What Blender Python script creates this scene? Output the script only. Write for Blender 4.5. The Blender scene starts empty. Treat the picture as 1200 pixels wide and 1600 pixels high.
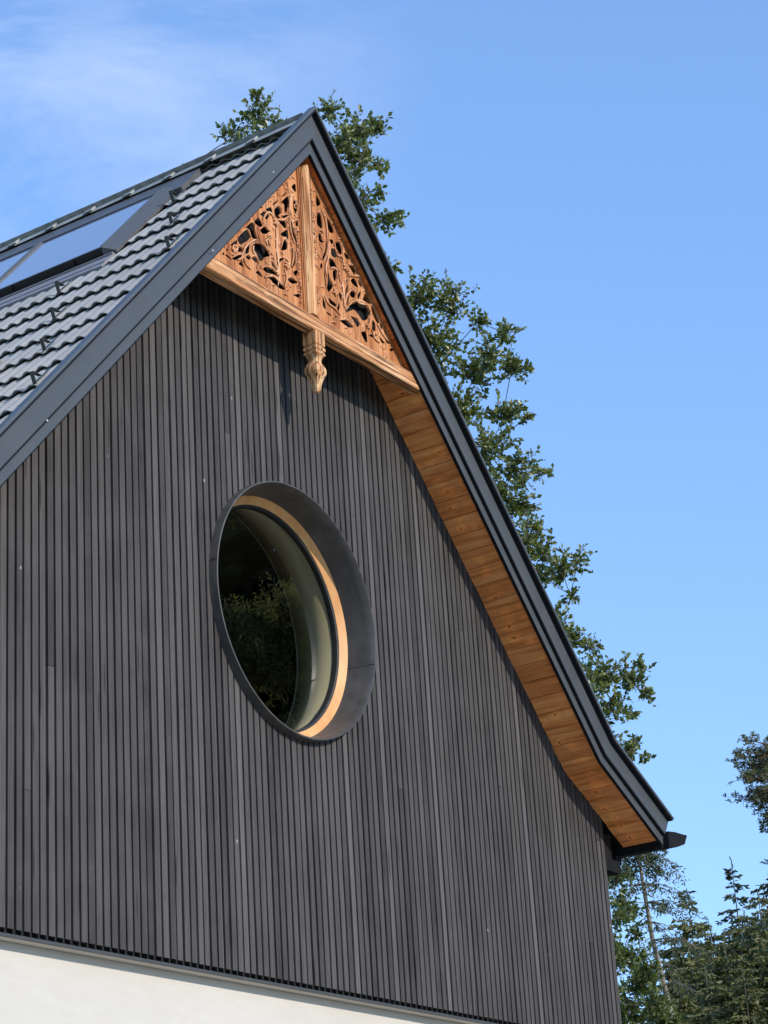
import bpy, bmesh, math, random
from mathutils import Vector, Matrix, noise
R = math.radians
# ---------------------------------------------------------------- camera, sky, sun, exposure
scene = bpy.context.scene
col = scene.collection
cam_data = bpy.data.cameras.new("camera")
cam = bpy.data.objects.new("camera", cam_data); col.objects.link(cam)
right = Vector((0.565293, -0.822671, -0.06047)); down = Vector((0.275918, 0.257661, -0.926002)); fwd = Vector((0.777376, 0.506777, 0.372644))
M3 = Matrix((right, -down, -fwd)).transposed()
cam.matrix_world = Matrix.Translation((-11.5976, -8.356, 1.6)) @ M3.to_4x4()
cam_data.sensor_fit = 'VERTICAL'; cam_data.sensor_height = 24.0; cam_data.lens = 3467.31 / 1600 * 24
cam_data.clip_end = 3000; cam_data.clip_start = 0.05
scene.camera = cam

SUN_EL = 26.0; SUN_AX = -0.09      # light comes from in front of the gable, a touch from the left
sd = Vector((SUN_AX, -1.0, math.tan(R(SUN_EL)))).normalized()     # towards the sun
sun_data = bpy.data.lights.new("sun", 'SUN'); sun = bpy.data.objects.new("sun", sun_data); col.objects.link(sun)
sun_data.energy = 2.1; sun_data.angle = R(0.9); sun_data.color = (1.0, 0.93, 0.82)
sun.rotation_euler = sd.to_track_quat('Z', 'Y').to_euler(); sun.location = (0, -20, 30)

world = bpy.data.worlds.new("World"); scene.world = world; world.use_nodes = True
wn = world.node_tree; wn.nodes.clear()
W_ = lambda t: wn.nodes.new(t)
out = W_('ShaderNodeOutputWorld'); bg = W_('ShaderNodeBackground'); sky = W_('ShaderNodeTexSky')
sky.sky_type = 'NISHITA'; sky.sun_disc = False; sky.sun_elevation = math.asin(sd.z); sky.sun_rotation = math.atan2(sd.x, sd.y)
sky.air_density = 1.0; sky.dust_density = 0.3; sky.ozone_density = 1.6; sky.altitude = 300
bg.inputs['Strength'].default_value = 0.15
# thin cirrus: soft streaks fixed in the sky
tc = W_('ShaderNodeTexCoord'); mp = W_('ShaderNodeMapping'); n1 = W_('ShaderNodeTexNoise'); n2 = W_('ShaderNodeTexNoise')
mp.inputs['Scale'].default_value = (1.2, 1.2, 3.4); mp.inputs['Rotation'].default_value = (0.35, 0.1, 0.4)
n1.inputs['Scale'].default_value = 5.0; n1.inputs['Detail'].default_value = 9; n1.inputs['Roughness'].default_value = 0.62; n1.inputs['Distortion'].default_value = 0.5
n2.inputs['Scale'].default_value = 2.1; n2.inputs['Detail'].default_value = 3
cr = W_('ShaderNodeMapRange'); cr.inputs[1].default_value = 0.44; cr.inputs[2].default_value = 0.80
dotn = W_('ShaderNodeVectorMath'); dotn.operation = 'DOT_PRODUCT'
CLOUD_DIR = Vector((0.60, 0.585, 0.545)).normalized()
dotn.inputs[1].default_value = CLOUD_DIR
cm = W_('ShaderNodeMapRange'); cm.inputs[1].default_value = 0.980; cm.inputs[2].default_value = 1.0
mul = W_('ShaderNodeMath'); mul.operation = 'MULTIPLY'; mul2 = W_('ShaderNodeMath'); mul2.operation = 'MULTIPLY'; mul2.inputs[1].default_value = 0.5
mx = W_('ShaderNodeMix'); mx.data_type = 'RGBA'; mx.inputs[7].default_value = (3.6, 4.0, 4.6, 1)
tint = W_('ShaderNodeMix'); tint.data_type = 'RGBA'; tint.blend_type = 'MULTIPLY'; tint.inputs[0].default_value = 1; tint.inputs[7].default_value = (0.90, 1.27, 1.84, 1)
L = wn.links.new
L(tc.outputs['Generated'], mp.inputs[0]); L(mp.outputs[0], n1.inputs[0]); L(tc.outputs['Generated'], n2.inputs[0])
L(n1.outputs[0], cr.inputs[0]); L(tc.outputs['Generated'], dotn.inputs[0]); L(dotn.outputs['Value'], cm.inputs[0])
L(cr.outputs[0], mul.inputs[0]); L(cm.outputs[0], mul.inputs[1]); L(mul.outputs[0], mul2.inputs[0]); L(mul2.outputs[0], mx.inputs[0])
gam = W_('ShaderNodeGamma'); gam.inputs[1].default_value = 0.62; L(sky.outputs[0], gam.inputs[0]); L(gam.outputs[0], tint.inputs[6]); L(tint.outputs[2], mx.inputs[6]); L(mx.outputs[2], bg.inputs[0]); L(bg.outputs[0], out.inputs[0])
scene.view_settings.view_transform = 'Standard'; scene.view_settings.look = 'None'; scene.view_settings.gamma = 1
scene.view_settings.exposure = 0.85

# ---------------------------------------------------------------- helpers
class MB:
    def __init__(s): s.v = []; s.f = []; s.t = []
    def add(s, vs, fs, tone=0.5):
        o = len(s.v); s.v += [tuple(v) for v in vs]
        for f in fs: s.f.append(tuple(i + o for i in f)); s.t.append(tone)
    def box(s, a, b, tone=0.5):
        x0, y0, z0 = a; x1, y1, z1 = b
        s.add([(x0,y0,z0),(x1,y0,z0),(x1,y1,z0),(x0,y1,z0),(x0,y0,z1),(x1,y0,z1),(x1,y1,z1),(x0,y1,z1)],
              [(0,3,2,1),(4,5,6,7),(0,1,5,4),(1,2,6,5),(2,3,7,6),(3,0,4,7)], tone)
    def prism(s, poly, y0, y1, tone=0.5):
        """polygon in x,z pushed from y0 (front) to y1 (back)"""
        n = len(poly); vs = [(x, y0, z) for x, z in poly] + [(x, y1, z) for x, z in poly]
        fs = [tuple(range(n)), tuple(range(2*n-1, n-1, -1))] + [((i+1) % n, i, i+n, (i+1) % n+n) for i in range(n)]
        s.add(vs, fs, tone)
    def hexa(s, P, tone=0.5):
        s.add(P, [(0,3,2,1),(4,5,6,7),(0,1,5,4),(1,2,6,5),(2,3,7,6),(3,0,4,7)], tone)
    def bar(s, a, b, w, h, up=(0,0,1), tone=0.5):
        a = Vector(a); b = Vector(b); d = (b-a).normalized(); u = Vector(up); r = d.cross(u).normalized()*w/2; u = r.cross(d).normalized()*h/2
        s.hexa([a-r-u, a+r-u, b+r-u, b-r-u, a-r+u, a+r+u, b+r+u, b-r+u], tone)
    def tube(s, pts, rad, n=6, tone=0.5):
        pts = [Vector(q) for q in pts]; o = len(s.v); m = len(pts)
        for i, q in enumerate(pts):
            d = (pts[min(i+1, m-1)] - pts[max(i-1, 0)]).normalized()
            u = d.orthogonal().normalized() if abs(d.z) > 0.9 else Vector((0,0,1)).cross(d).normalized()
            w = d.cross(u); r = rad[i] if isinstance(rad, (list, tuple)) else rad
            for k in range(n):
                a = 2*math.pi*k/n; s.v.append(tuple(q + (u*math.cos(a) + w*math.sin(a))*r))
        for i in range(m-1):
            for k in range(n):
                a = o+i*n+k; b = o+i*n+(k+1) % n; s.f.append((a, b, b+n, a+n)); s.t.append(tone)
        s.f.append(tuple(range(o+n-1, o-1, -1))); s.t.append(tone); s.f.append(tuple(range(o+(m-1)*n, o+m*n))); s.t.append(tone)
    def ringsweep(s, prof, cx, cz, n=128, tone=0.5, closed=True):
        """profile of (radius, y[, z shift]) swept round an axis parallel to y"""
        o = len(s.v); m = len(prof)
        for i in range(n):
            a = 2*math.pi*i/n
            for q in prof: s.v.append((cx+q[0]*math.cos(a), q[1], cz+q[0]*math.sin(a)+(q[2] if len(q) > 2 else 0)))
        for i in range(n):
            for j in range(m if closed else m-1):
                j2 = (j+1) % m; i2 = (i+1) % n
                s.f.append((o+i*m+j, o+i*m+j2, o+i2*m+j2, o+i2*m+j)); s.t.append(tone)
    def build(s, name, mat, parent=None, smooth=False, bevel=0, tone=False):
        me = bpy.data.meshes.new(name); me.from_pydata(s.v, [], s.f)
        if tone:
            at = me.attributes.new('tone', 'FLOAT', 'FACE'); at.data.foreach_set('value', s.t)
        me.validate(); me.update()
        if smooth: me.polygons.foreach_set('use_smooth', [True]*len(me.polygons))
        o = bpy.data.objects.new(name, me); col.objects.link(o); me.materials.append(mat)
        if parent: o.parent = parent
        if bevel:
            b = o.modifiers.new('bevel', 'BEVEL'); b.width = bevel; b.segments = 2; b.limit_method = 'ANGLE'
        return o
def recalc(o):
    bm = bmesh.new(); bm.from_mesh(o.data); bmesh.ops.recalc_face_normals(bm, faces=bm.faces); bm.to_mesh(o.data); bm.free(); return o
def tag(o, label=None, cat=None, group=None, kind=None):
    if label: o['label'] = label
    if cat: o['category'] = cat
    if group: o['group'] = group
    if kind: o['kind'] = kind
    return o
def empty(name, loc=(0,0,0)):
    o = bpy.data.objects.new(name, None); col.objects.link(o); o.location = loc; return o
def sheet_with_holes(name, outer, holes, y, depth, mat, parent, bevel=0.0):
    cu = bpy.data.curves.new(name, 'CURVE'); cu.dimensions = '2D'; cu.fill_mode = 'BOTH'
    cu.extrude = depth/2; cu.bevel_depth = bevel; cu.bevel_resolution = 1
    for poly, smooth in [(outer, False)] + [(h, True) for h in holes]:
        sp = cu.splines.new('BEZIER' if smooth else 'POLY'); sp.use_cyclic_u = True
        if smooth:
            sp.bezier_points.add(len(poly)-1)
            n = len(poly)
            for i, (x, z) in enumerate(poly):
                bp = sp.bezier_points[i]; bp.co = (x, z, 0)
                px, pz = poly[i-1]; nx, nz = poly[(i+1) % n]
                tx, tz = (nx-px)*0.13, (nz-pz)*0.13
                bp.handle_left_type = bp.handle_right_type = 'FREE'
                bp.handle_left = (x-tx, z-tz, 0); bp.handle_right = (x+tx, z+tz, 0)
            sp.resolution_u = 4
        else:
            sp.points.add(len(poly)-1)
            for i, (x, z) in enumerate(poly): sp.points[i].co = (x, z, 0, 1)
    t = bpy.data.objects.new(name+'_tmp', cu); col.objects.link(t)
    dg = bpy.context.evaluated_depsgraph_get(); me = bpy.data.meshes.new_from_object(t.evaluated_get(dg)); bpy.data.objects.remove(t)
    me.name = name
    for v in me.vertices: x, z, q = v.co; v.co = (x, y - q, z)
    me.materials.clear(); me.materials.append(mat)
    for p_ in me.polygons: p_.material_index = 0; p_.use_smooth = False
    o = bpy.data.objects.new(name, me); col.objects.link(o); o.parent = parent
    return recalc(o)

# ---------------------------------------------------------------- materials
class NT:
    def __init__(s, name):
        s.m = bpy.data.materials.new(name); s.m.use_nodes = True; s.t = s.m.node_tree; s.n = s.t.nodes
        s.b = s.n['Principled BSDF']; s.o = s.n['Material Output']
    def new(s, t, **k):
        n = s.n.new(t)
        for a, b in k.items(): setattr(n, a, b)
        return n
    def l(s, a, b): s.t.links.new(a, b)
    def coords(s, scale=(1,1,1), rot=(0,0,0)):
        c = s.new('ShaderNodeTexCoord'); m = s.new('ShaderNodeMapping'); m.inputs['Scale'].default_value = scale; m.inputs['Rotation'].default_value = rot
        s.l(c.outputs['Object'], m.inputs[0]); return m.outputs[0]
    def noise(s, vec, scale, detail=4, rough=0.5, dist=0):
        n = s.new('ShaderNodeTexNoise'); n.inputs['Scale'].default_value = scale; n.inputs['Detail'].default_value = detail
        n.inputs['Roughness'].default_value = rough; n.inputs['Distortion'].default_value = dist; s.l(vec, n.inputs['Vector']); return n.outputs[0]
    def ramp(s, fac, stops):
        r = s.new('ShaderNodeValToRGB'); e = r.color_ramp.elements
        while len(e) < len(stops): e.new(0.5)
        for i, (p, c) in enumerate(stops): e[i].position = p; e[i].color = (*c, 1) if len(c) == 3 else c
        s.l(fac, r.inputs[0]); return r.outputs[0]
    def mix(s, fac, a, b, mode='MIX'):
        n = s.new('ShaderNodeMix'); n.data_type = 'RGBA'; n.blend_type = mode
        for i, x in ((0, fac), (6, a), (7, b)):
            if isinstance(x, (int, float)): n.inputs[i].default_value = x
            elif isinstance(x, tuple): n.inputs[i].default_value = (*x, 1) if len(x) == 3 else x
            else: s.l(x, n.inputs[i])
        return n.outputs[2]
    def math(s, op, a, b=0.0, c=None):
        n = s.new('ShaderNodeMath'); n.operation = op
        for i, x in enumerate((a, b) + ((c,) if c is not None else ())):
            if isinstance(x, (int, float)): n.inputs[i].default_value = x
            else: s.l(x, n.inputs[i])
        return n.outputs[0]
    def rng(s, v, a, b, c=0.0, d=1.0):
        n = s.new('ShaderNodeMapRange')
        for i, x in enumerate((a, b, c, d)): n.inputs[i+1].default_value = x
        s.l(v, n.inputs[0]); return n.outputs[0]
    def bump(s, h, strength, dist=0.01):
        n = s.new('ShaderNodeBump'); n.inputs['Strength'].default_value = strength; n.inputs['Distance'].default_value = dist
        s.l(h, n.inputs['Height']); s.l(n.outputs[0], s.b.inputs['Normal'])
    def attr(s, name):
        n = s.new('ShaderNodeAttribute'); n.attribute_name = name; return n.outputs['Fac']
    def set(s, color=None, rough=0.6, metal=0, spec=0.5):
        if color is not None:
            if isinstance(color, tuple): s.b.inputs['Base Color'].default_value = (*color, 1)
            else: s.l(color, s.b.inputs['Base Color'])
        if isinstance(rough, (int, float)): s.b.inputs['Roughness'].default_value = rough
        else: s.l(rough, s.b.inputs['Roughness'])
        s.b.inputs['Metallic'].default_value = metal; s.b.inputs['Specular IOR Level'].default_value = spec
        return s.m

PITCH = 0.0667
def mat_slat():
    n = NT('stained_slats'); v = n.coords(); sp = n.new('ShaderNodeSeparateXYZ'); n.l(v, sp.inputs[0])
    tone = n.attr('tone')
    cb = n.new('ShaderNodeCombineXYZ'); n.l(n.math('MULTIPLY', sp.outputs[0], 90.0), cb.inputs[0]); n.l(n.math('MULTIPLY', tone, 37.0), cb.inputs[1]); n.l(n.math('MULTIPLY', sp.outputs[2], 2.2), cb.inputs[2])
    g = n.noise(cb.outputs[0], 1.0, 6, 0.65)
    big = n.noise(v, 1.6, 5, 0.65)
    c = n.ramp(tone, [(0.0, (.043,.038,.035)), (.4, (.071,.063,.058)), (.7, (.092,.082,.075)), (1.0, (.130,.116,.107))])
    c = n.mix(n.rng(g, .40, .62, 0, .85), c, n.mix(1.0, c, (.60,.59,.59), 'MULTIPLY'))
    c = n.mix(n.rng(big, .42, .75, 0, .5), c, (.105,.097,.093))
    c = n.mix(n.rng(n.noise(v, 5.5, 3, .6), .58, .8, 0, .45), c, (.05,.045,.043))
    vo = n.new('ShaderNodeTexVoronoi', voronoi_dimensions='2D'); vo.inputs['Scale'].default_value = 1.0; n.l(n.coords((16, 2.2, 1), (R(-90), 0, 0)), vo.inputs['Vector'])
    sepc = n.new('ShaderNodeSeparateColor'); n.l(vo.outputs['Color'], sepc.inputs[0])
    knot = n.math('MULTIPLY', n.rng(vo.outputs['Distance'], 0.15, 0.06), n.math('GREATER_THAN', sepc.outputs[0], 0.8))
    c = n.mix(knot, c, (.03,.026,.024))
    vo2 = n.new('ShaderNodeTexVoronoi'); vo2.inputs['Scale'].default_value = 1.0; n.l(n.coords((6, 1, 3.0)), vo2.inputs['Vector'])
    s2 = n.new('ShaderNodeSeparateColor'); n.l(vo2.outputs['Color'], s2.inputs[0])
    fleck = n.math('MULTIPLY', n.rng(vo2.outputs['Distance'], 0.05, 0.02), n.math('GREATER_THAN', s2.outputs[1], 0.93))
    c = n.mix(n.math('MULTIPLY', fleck, 0.6), c, (.5,.5,.47))
    n.bump(n.math('ADD', g, n.math('MULTIPLY', knot, -0.8)), 0.35, 0.004)
    return n.set(c, 0.72, 0, 0.25)
def mat_wood(name, stops, axis='x', grain=28, knots=0.0, knotcol=(.12,.04,.012), bump=0.3, rough=0.6, toneamt=0.0, gscale=(1,1,1), cracks=0.0):
    n = NT(name)
    sc = {'x': (1.3, grain, grain), 'y': (grain, 1.3, grain), 'z': (grain, grain, 1.3)}[axis]
    v = n.coords(sc); w = n.coords(gscale)
    ad = n.new('ShaderNodeVectorMath'); ad.operation = 'ADD'; n.l(v, ad.inputs[0])
    if toneamt:
        cbn = n.new('ShaderNodeCombineXYZ'); tn = n.attr('tone')
        for i in range(3): n.l(n.math('MULTIPLY', tn, 31.0+i*7), cbn.inputs[i])
        n.l(cbn.outputs[0], ad.inputs[1])
    g = n.noise(ad.outputs[0], 1.0, 7, 0.62, 0.6); b = n.noise(w, 3.0, 3, 0.5)
    c = n.ramp(g, stops)
    c = n.mix(n.rng(b, .35, .7, 0, .35), c, n.mix(1.0, c, (.78,.68,.6), 'MULTIPLY'))
    if toneamt: c = n.mix(n.math('MULTIPLY', n.rng(tn, 0, 1, 1, 0), toneamt), c, n.mix(1.0, c, (.62,.55,.5), 'MULTIPLY'))
    h = g
    if knots:
        vo = n.new('ShaderNodeTexVoronoi', voronoi_dimensions='2D'); vo.inputs['Scale'].default_value = 1.0
        sx = n.new('ShaderNodeSeparateXYZ'); n.l(n.coords(), sx.inputs[0]); kc = n.new('ShaderNodeCombineXYZ')
        dn = n.noise(n.coords(), 9, 3, .6); n.l(n.math('ADD', n.math('MULTIPLY', sx.outputs[1], 6.0), n.math('MULTIPLY', dn, .9)), kc.inputs[0]); n.l(n.math('ADD', n.math('ADD', n.math('MULTIPLY', sx.outputs[2], 9.5), n.math('MULTIPLY', tn, 3.0)), n.math('MULTIPLY', dn, .6)), kc.inputs[1]); n.l(kc.outputs[0], vo.inputs['Vector'])
        sp = n.new('ShaderNodeSeparateColor'); n.l(vo.outputs['Color'], sp.inputs[0])
        on = n.math('GREATER_THAN', sp.outputs[0], 1-knots)
        c = n.mix(n.math('MULTIPLY', n.rng(vo.outputs['Distance'], 0.45, 0.15, 0, .8), on), c, n.mix(1.0, c, (1.35,1.3,1.15), 'MULTIPLY'))
        kk = n.math('MULTIPLY', n.rng(vo.outputs['Distance'], 0.11, 0.04), n.math('MULTIPLY', on, n.rng(sp.outputs[1], .2, .9)))
        c = n.mix(n.math('MULTIPLY', kk, .85), c, knotcol)
    if cracks:
        g2 = n.noise(n.coords({'x': (1.0, 60, 60), 'z': (60, 60, 1.0), 'y': (60, 1, 60)}[axis]), 1.0, 3, .5, .4)
        ck = n.rng(g2, .57, .61)
        c = n.mix(n.math('MULTIPLY', ck, cracks), c, (.10,.045,.02)); h = n.math('SUBTRACT', g, n.math('MULTIPLY', ck, .8))
    n.bump(h, bump, 0.006)
    return n.set(c, rough, 0, 0.3)
def mat_flat(name, c, rough=.5, metal=0, spec=.5, var=0.25, scale=6, bump=0.0, bscale=80):
    n = NT(name); v = n.coords(); f = n.noise(v, scale, 5, .6)
    cc = n.mix(n.rng(f, .35, .7), tuple(x*(1-var/2) for x in c), tuple(min(1, x*(1+var/2)) for x in c))
    if bump: n.bump(n.noise(v, bscale, 5, .6), bump, 0.004)
    return n.set(cc, n.rng(n.noise(v, scale*3, 4), .3, .7, rough*.85, min(1, rough*1.15)), metal, spec)

m_slat = mat_slat()
m_metal = mat_flat('slate_grey_sheet_metal', (.064,.071,.077), .5, 0, .45, .12, 3)
m_metal_light = mat_flat('slate_grey_capping', (.076,.086,.094), .42, 0, .55, .12, 3)
m_black = mat_flat('black_membrane', (.012,.012,.012), .9, 0, .2)
m_screw = mat_flat('zinc_screw', (.6,.6,.6), .35, .6)
m_under_shade = mat_flat('painted_underside_shade', (.008,.009,.011), .7, 0, .2)  # near-black colour standing in for shade on the board undersides
m_grille = mat_flat('grille_grey', (.014,.014,.014), .7, 0, .2)
m_groove = mat_flat('dark_brown_groove', (.09,.035,.014), .8, 0, .2)
m_flash = mat_flat('drip_flashing', (.055,.056,.055), .5, 0, .5, .2)
m_gutter = mat_flat('dark_gutter_metal', (.012,.0115,.0115), .7, 0, .12, .3, 8)
m_soffit = mat_wood('oiled_soffit_boards', [(.36,(.62,.20,.050)),(.5,(.90,.325,.095)),(.64,(.98,.45,.16))], 'y', 22, .62, toneamt=.6, rough=.55, bump=.2)
m_carved = mat_wood('carved_spruce', [(.36,(.30,.095,.028)),(.5,(.52,.20,.065)),(.64,(.66,.30,.125))], 'z', 16, 0, bump=.7, rough=.65, cracks=.5)
m_relief = mat_wood('carved_relief_wood', [(.36,(.38,.15,.06)),(.48,(.62,.29,.14)),(.62,(.78,.45,.26))], 'z', 16, 0, bump=.5, rough=.6)
m_beam = mat_wood('weathered_beam', [(.36,(.22,.085,.03)),(.47,(.52,.23,.09)),(.58,(.70,.38,.18)),(.68,(.82,.54,.32))], 'x', 24, 0, bump=.9, rough=.65, cracks=.9)
m_post = mat_wood('weathered_post', [(.36,(.28,.11,.04)),(.46,(.58,.27,.11)),(.58,(.78,.46,.22)),(.68,(.86,.60,.34))], 'z', 22, 0, bump=.9, rough=.65, cracks=.8)
m_frame = mat_wood('window_frame_wood', [(.2,(.56,.25,.08)),(.5,(.74,.37,.14)),(.8,(.80,.45,.20))], 'z', 10, 0, bump=.1, rough=.45)
m_ring = mat_flat('ring_sheet_metal', (.085,.08,.074), .42, .1, .5, .5, 7, .25, 25)
m_rubber = mat_flat('black_gasket', (.015,.014,.013), .6)
m_reveal = mat_flat('plaster_reveal', (.42,.36,.22), .8, 0, .3, .1, 3)
m_room = mat_flat('dark_room', (.22,.21,.16), .9)
m_tile = None
def mat_tile():
    n = NT('grey_concrete_tiles'); v = n.coords(); a = n.noise(v, 3.0, 5, .65); b = n.noise(v, 60, 4, .7)
    c = n.mix(n.rng(a, .3, .72), (.34,.325,.295), (.48,.46,.42))
    c = n.mix(n.rng(b, .35, .75, 0, .5), c, (.27,.26,.235))
    t = n.attr('tone'); c = n.mix(n.math('MULTIPLY', t, .3), c, (.2,.2,.19))
    n.bump(b, .3, .004); return n.set(c, .75, 0, .35)
m_tile = mat_tile()
m_ridge = mat_flat('ridge_tile_concrete', (.36,.355,.32), .75, 0, .3, .4, 5, .3, 60)
def mat_stucco():
    n = NT('cream_render'); v = n.coords(); a = n.noise(v, 60, 6, .7); s = n.noise(n.coords((5, 5, 22)), 1.0, 5, .65, .8); big = n.noise(v, 1.2, 3)
    c = n.mix(n.rng(big, .3, .7), (.55,.51,.445), (.60,.56,.495)); c = n.mix(n.rng(s, .3, .65, .35, 0), c, (.50,.46,.395))
    n.bump(n.math('ADD', n.math('MULTIPLY', s, .6), n.math('MULTIPLY', a, .5)), .3, .008); return n.set(c, .9, 0, .2)
m_stucco = mat_stucco()
def mat_glass(name, refl_rough=0.0, tintc=(.95,.97,.93)):
    n = NT(name); n.n.remove(n.b)
    ge = n.new('ShaderNodeNewGeometry'); dp = n.new('ShaderNodeVectorMath'); dp.operation = 'DOT_PRODUCT'
    n.l(ge.outputs['Normal'], dp.inputs[0]); n.l(ge.outputs['Incoming'], dp.inputs[1])
    fz = n.math('ADD', n.math('MULTIPLY', n.math('POWER', n.math('SUBTRACT', 1.0, n.math('ABSOLUTE', dp.outputs['Value'])), 5.0), .9), .12)
    tr = n.new('ShaderNodeBsdfTransparent'); tr.inputs[0].default_value = (*tintc, 1)
    gl = n.new('ShaderNodeBsdfGlossy'); gl.inputs['Roughness'].default_value = refl_rough
    ms = n.new('ShaderNodeMixShader'); n.l(fz, ms.inputs[0]); n.l(tr.outputs[0], ms.inputs[1]); n.l(gl.outputs[0], ms.inputs[2]); n.l(ms.outputs[0], n.o.inputs[0])
    return n.m
m_glass = mat_glass('window_glass')
def mat_collector():
    n = NT('collector_glass'); f = n.noise(n.coords(), 1.5, 3)
    return n.set(n.mix(f, (.26,.28,.34), (.34,.36,.43)), .10, 0, 1.0)
m_coll = mat_collector(); m_coll.node_tree.nodes['Principled BSDF'].inputs['Coat Weight'].default_value = 1.0; m_coll.node_tree.nodes['Principled BSDF'].inputs['Coat IOR'].default_value = 1.9; m_coll.node_tree.nodes['Principled BSDF'].inputs['IOR'].default_value = 1.9
m_cframe = mat_flat('collector_frame_grey', (.13,.128,.125), .45, .3, .5, .15)
m_cblack = mat_flat('collector_black_skirt', (.01,.01,.01), .45, 0, .5)
m_apron = mat_flat('lead_grey_apron', (.30,.28,.29), .55, .1, .5, .2, 12)
m_hook = mat_flat('dark_bronze_hook', (.075,.075,.065), .45, .4, .5)
m_white = mat_flat('bird_dropping_white', (.75,.75,.72), .8)
def mat_leaf(name, a, b, c, trans=.35, rough=.45):
    n = NT(name); t = n.attr('tone'); cc = n.ramp(t, [(0, a), (.5, b), (1, c)])
    n.set(cc, rough, 0, .45); tl = n.new('ShaderNodeBsdfTranslucent'); n.l(n.mix(1.0, cc, (1.35,1.4,.6), 'MULTIPLY'), tl.inputs[0])
    ms = n.new('ShaderNodeMixShader'); ms.inputs[0].default_value = trans; n.l(n.b.outputs[0], ms.inputs[1]); n.l(tl.outputs[0], ms.inputs[2]); n.l(ms.outputs[0], n.o.inputs[0]); return n.m
m_leaf = mat_leaf('alder_leaf', (.07,.095,.028), (.14,.17,.048), (.27,.28,.11), .3, .33)
m_leaf2 = mat_leaf('shrub_leaf', (.055,.085,.025), (.11,.145,.04), (.2,.22,.07), .3)
m_yardleaf = mat_leaf('bright_willow_leaf', (.25,.25,.14), (.40,.39,.22), (.56,.54,.33), .55)
m_yardneedle = mat_leaf('yard_conifer_needles', (.06,.07,.035), (.10,.11,.05), (.16,.17,.08), .3)
m_needle = mat_leaf('spruce_needles', (.05,.055,.018), (.115,.115,.034), (.22,.20,.07), .15, .6)
m_needle_blue = mat_leaf('young_spruce_needles', (.03,.045,.025), (.055,.075,.04), (.09,.11,.055), .15, .6)
m_pine = mat_leaf('pine_needles', (.08,.09,.036), (.145,.15,.055), (.23,.225,.09), .15, .55)
m_larch = mat_leaf('larch_needles', (.05,.065,.03), (.10,.115,.055), (.16,.165,.08), .25, .6)
m_bark = mat_wood('grey_bark', [(.2,(.05,.04,.032)),(.5,(.10,.085,.07)),(.8,(.16,.14,.12))], 'z', 9, 0, bump=.8, rough=.9)
m_bark_pale = mat_wood('pale_dead_bark', [(.2,(.16,.13,.10)),(.5,(.28,.24,.19)),(.8,(.38,.34,.28))], 'z', 6, 0, bump=.6, rough=.9)
m_bark_pine = mat_wood('orange_pine_bark', [(.2,(.10,.055,.035)),(.5,(.17,.10,.06)),(.8,(.22,.15,.10))], 'z', 6, 0, bump=.6, rough=.9)
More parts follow.
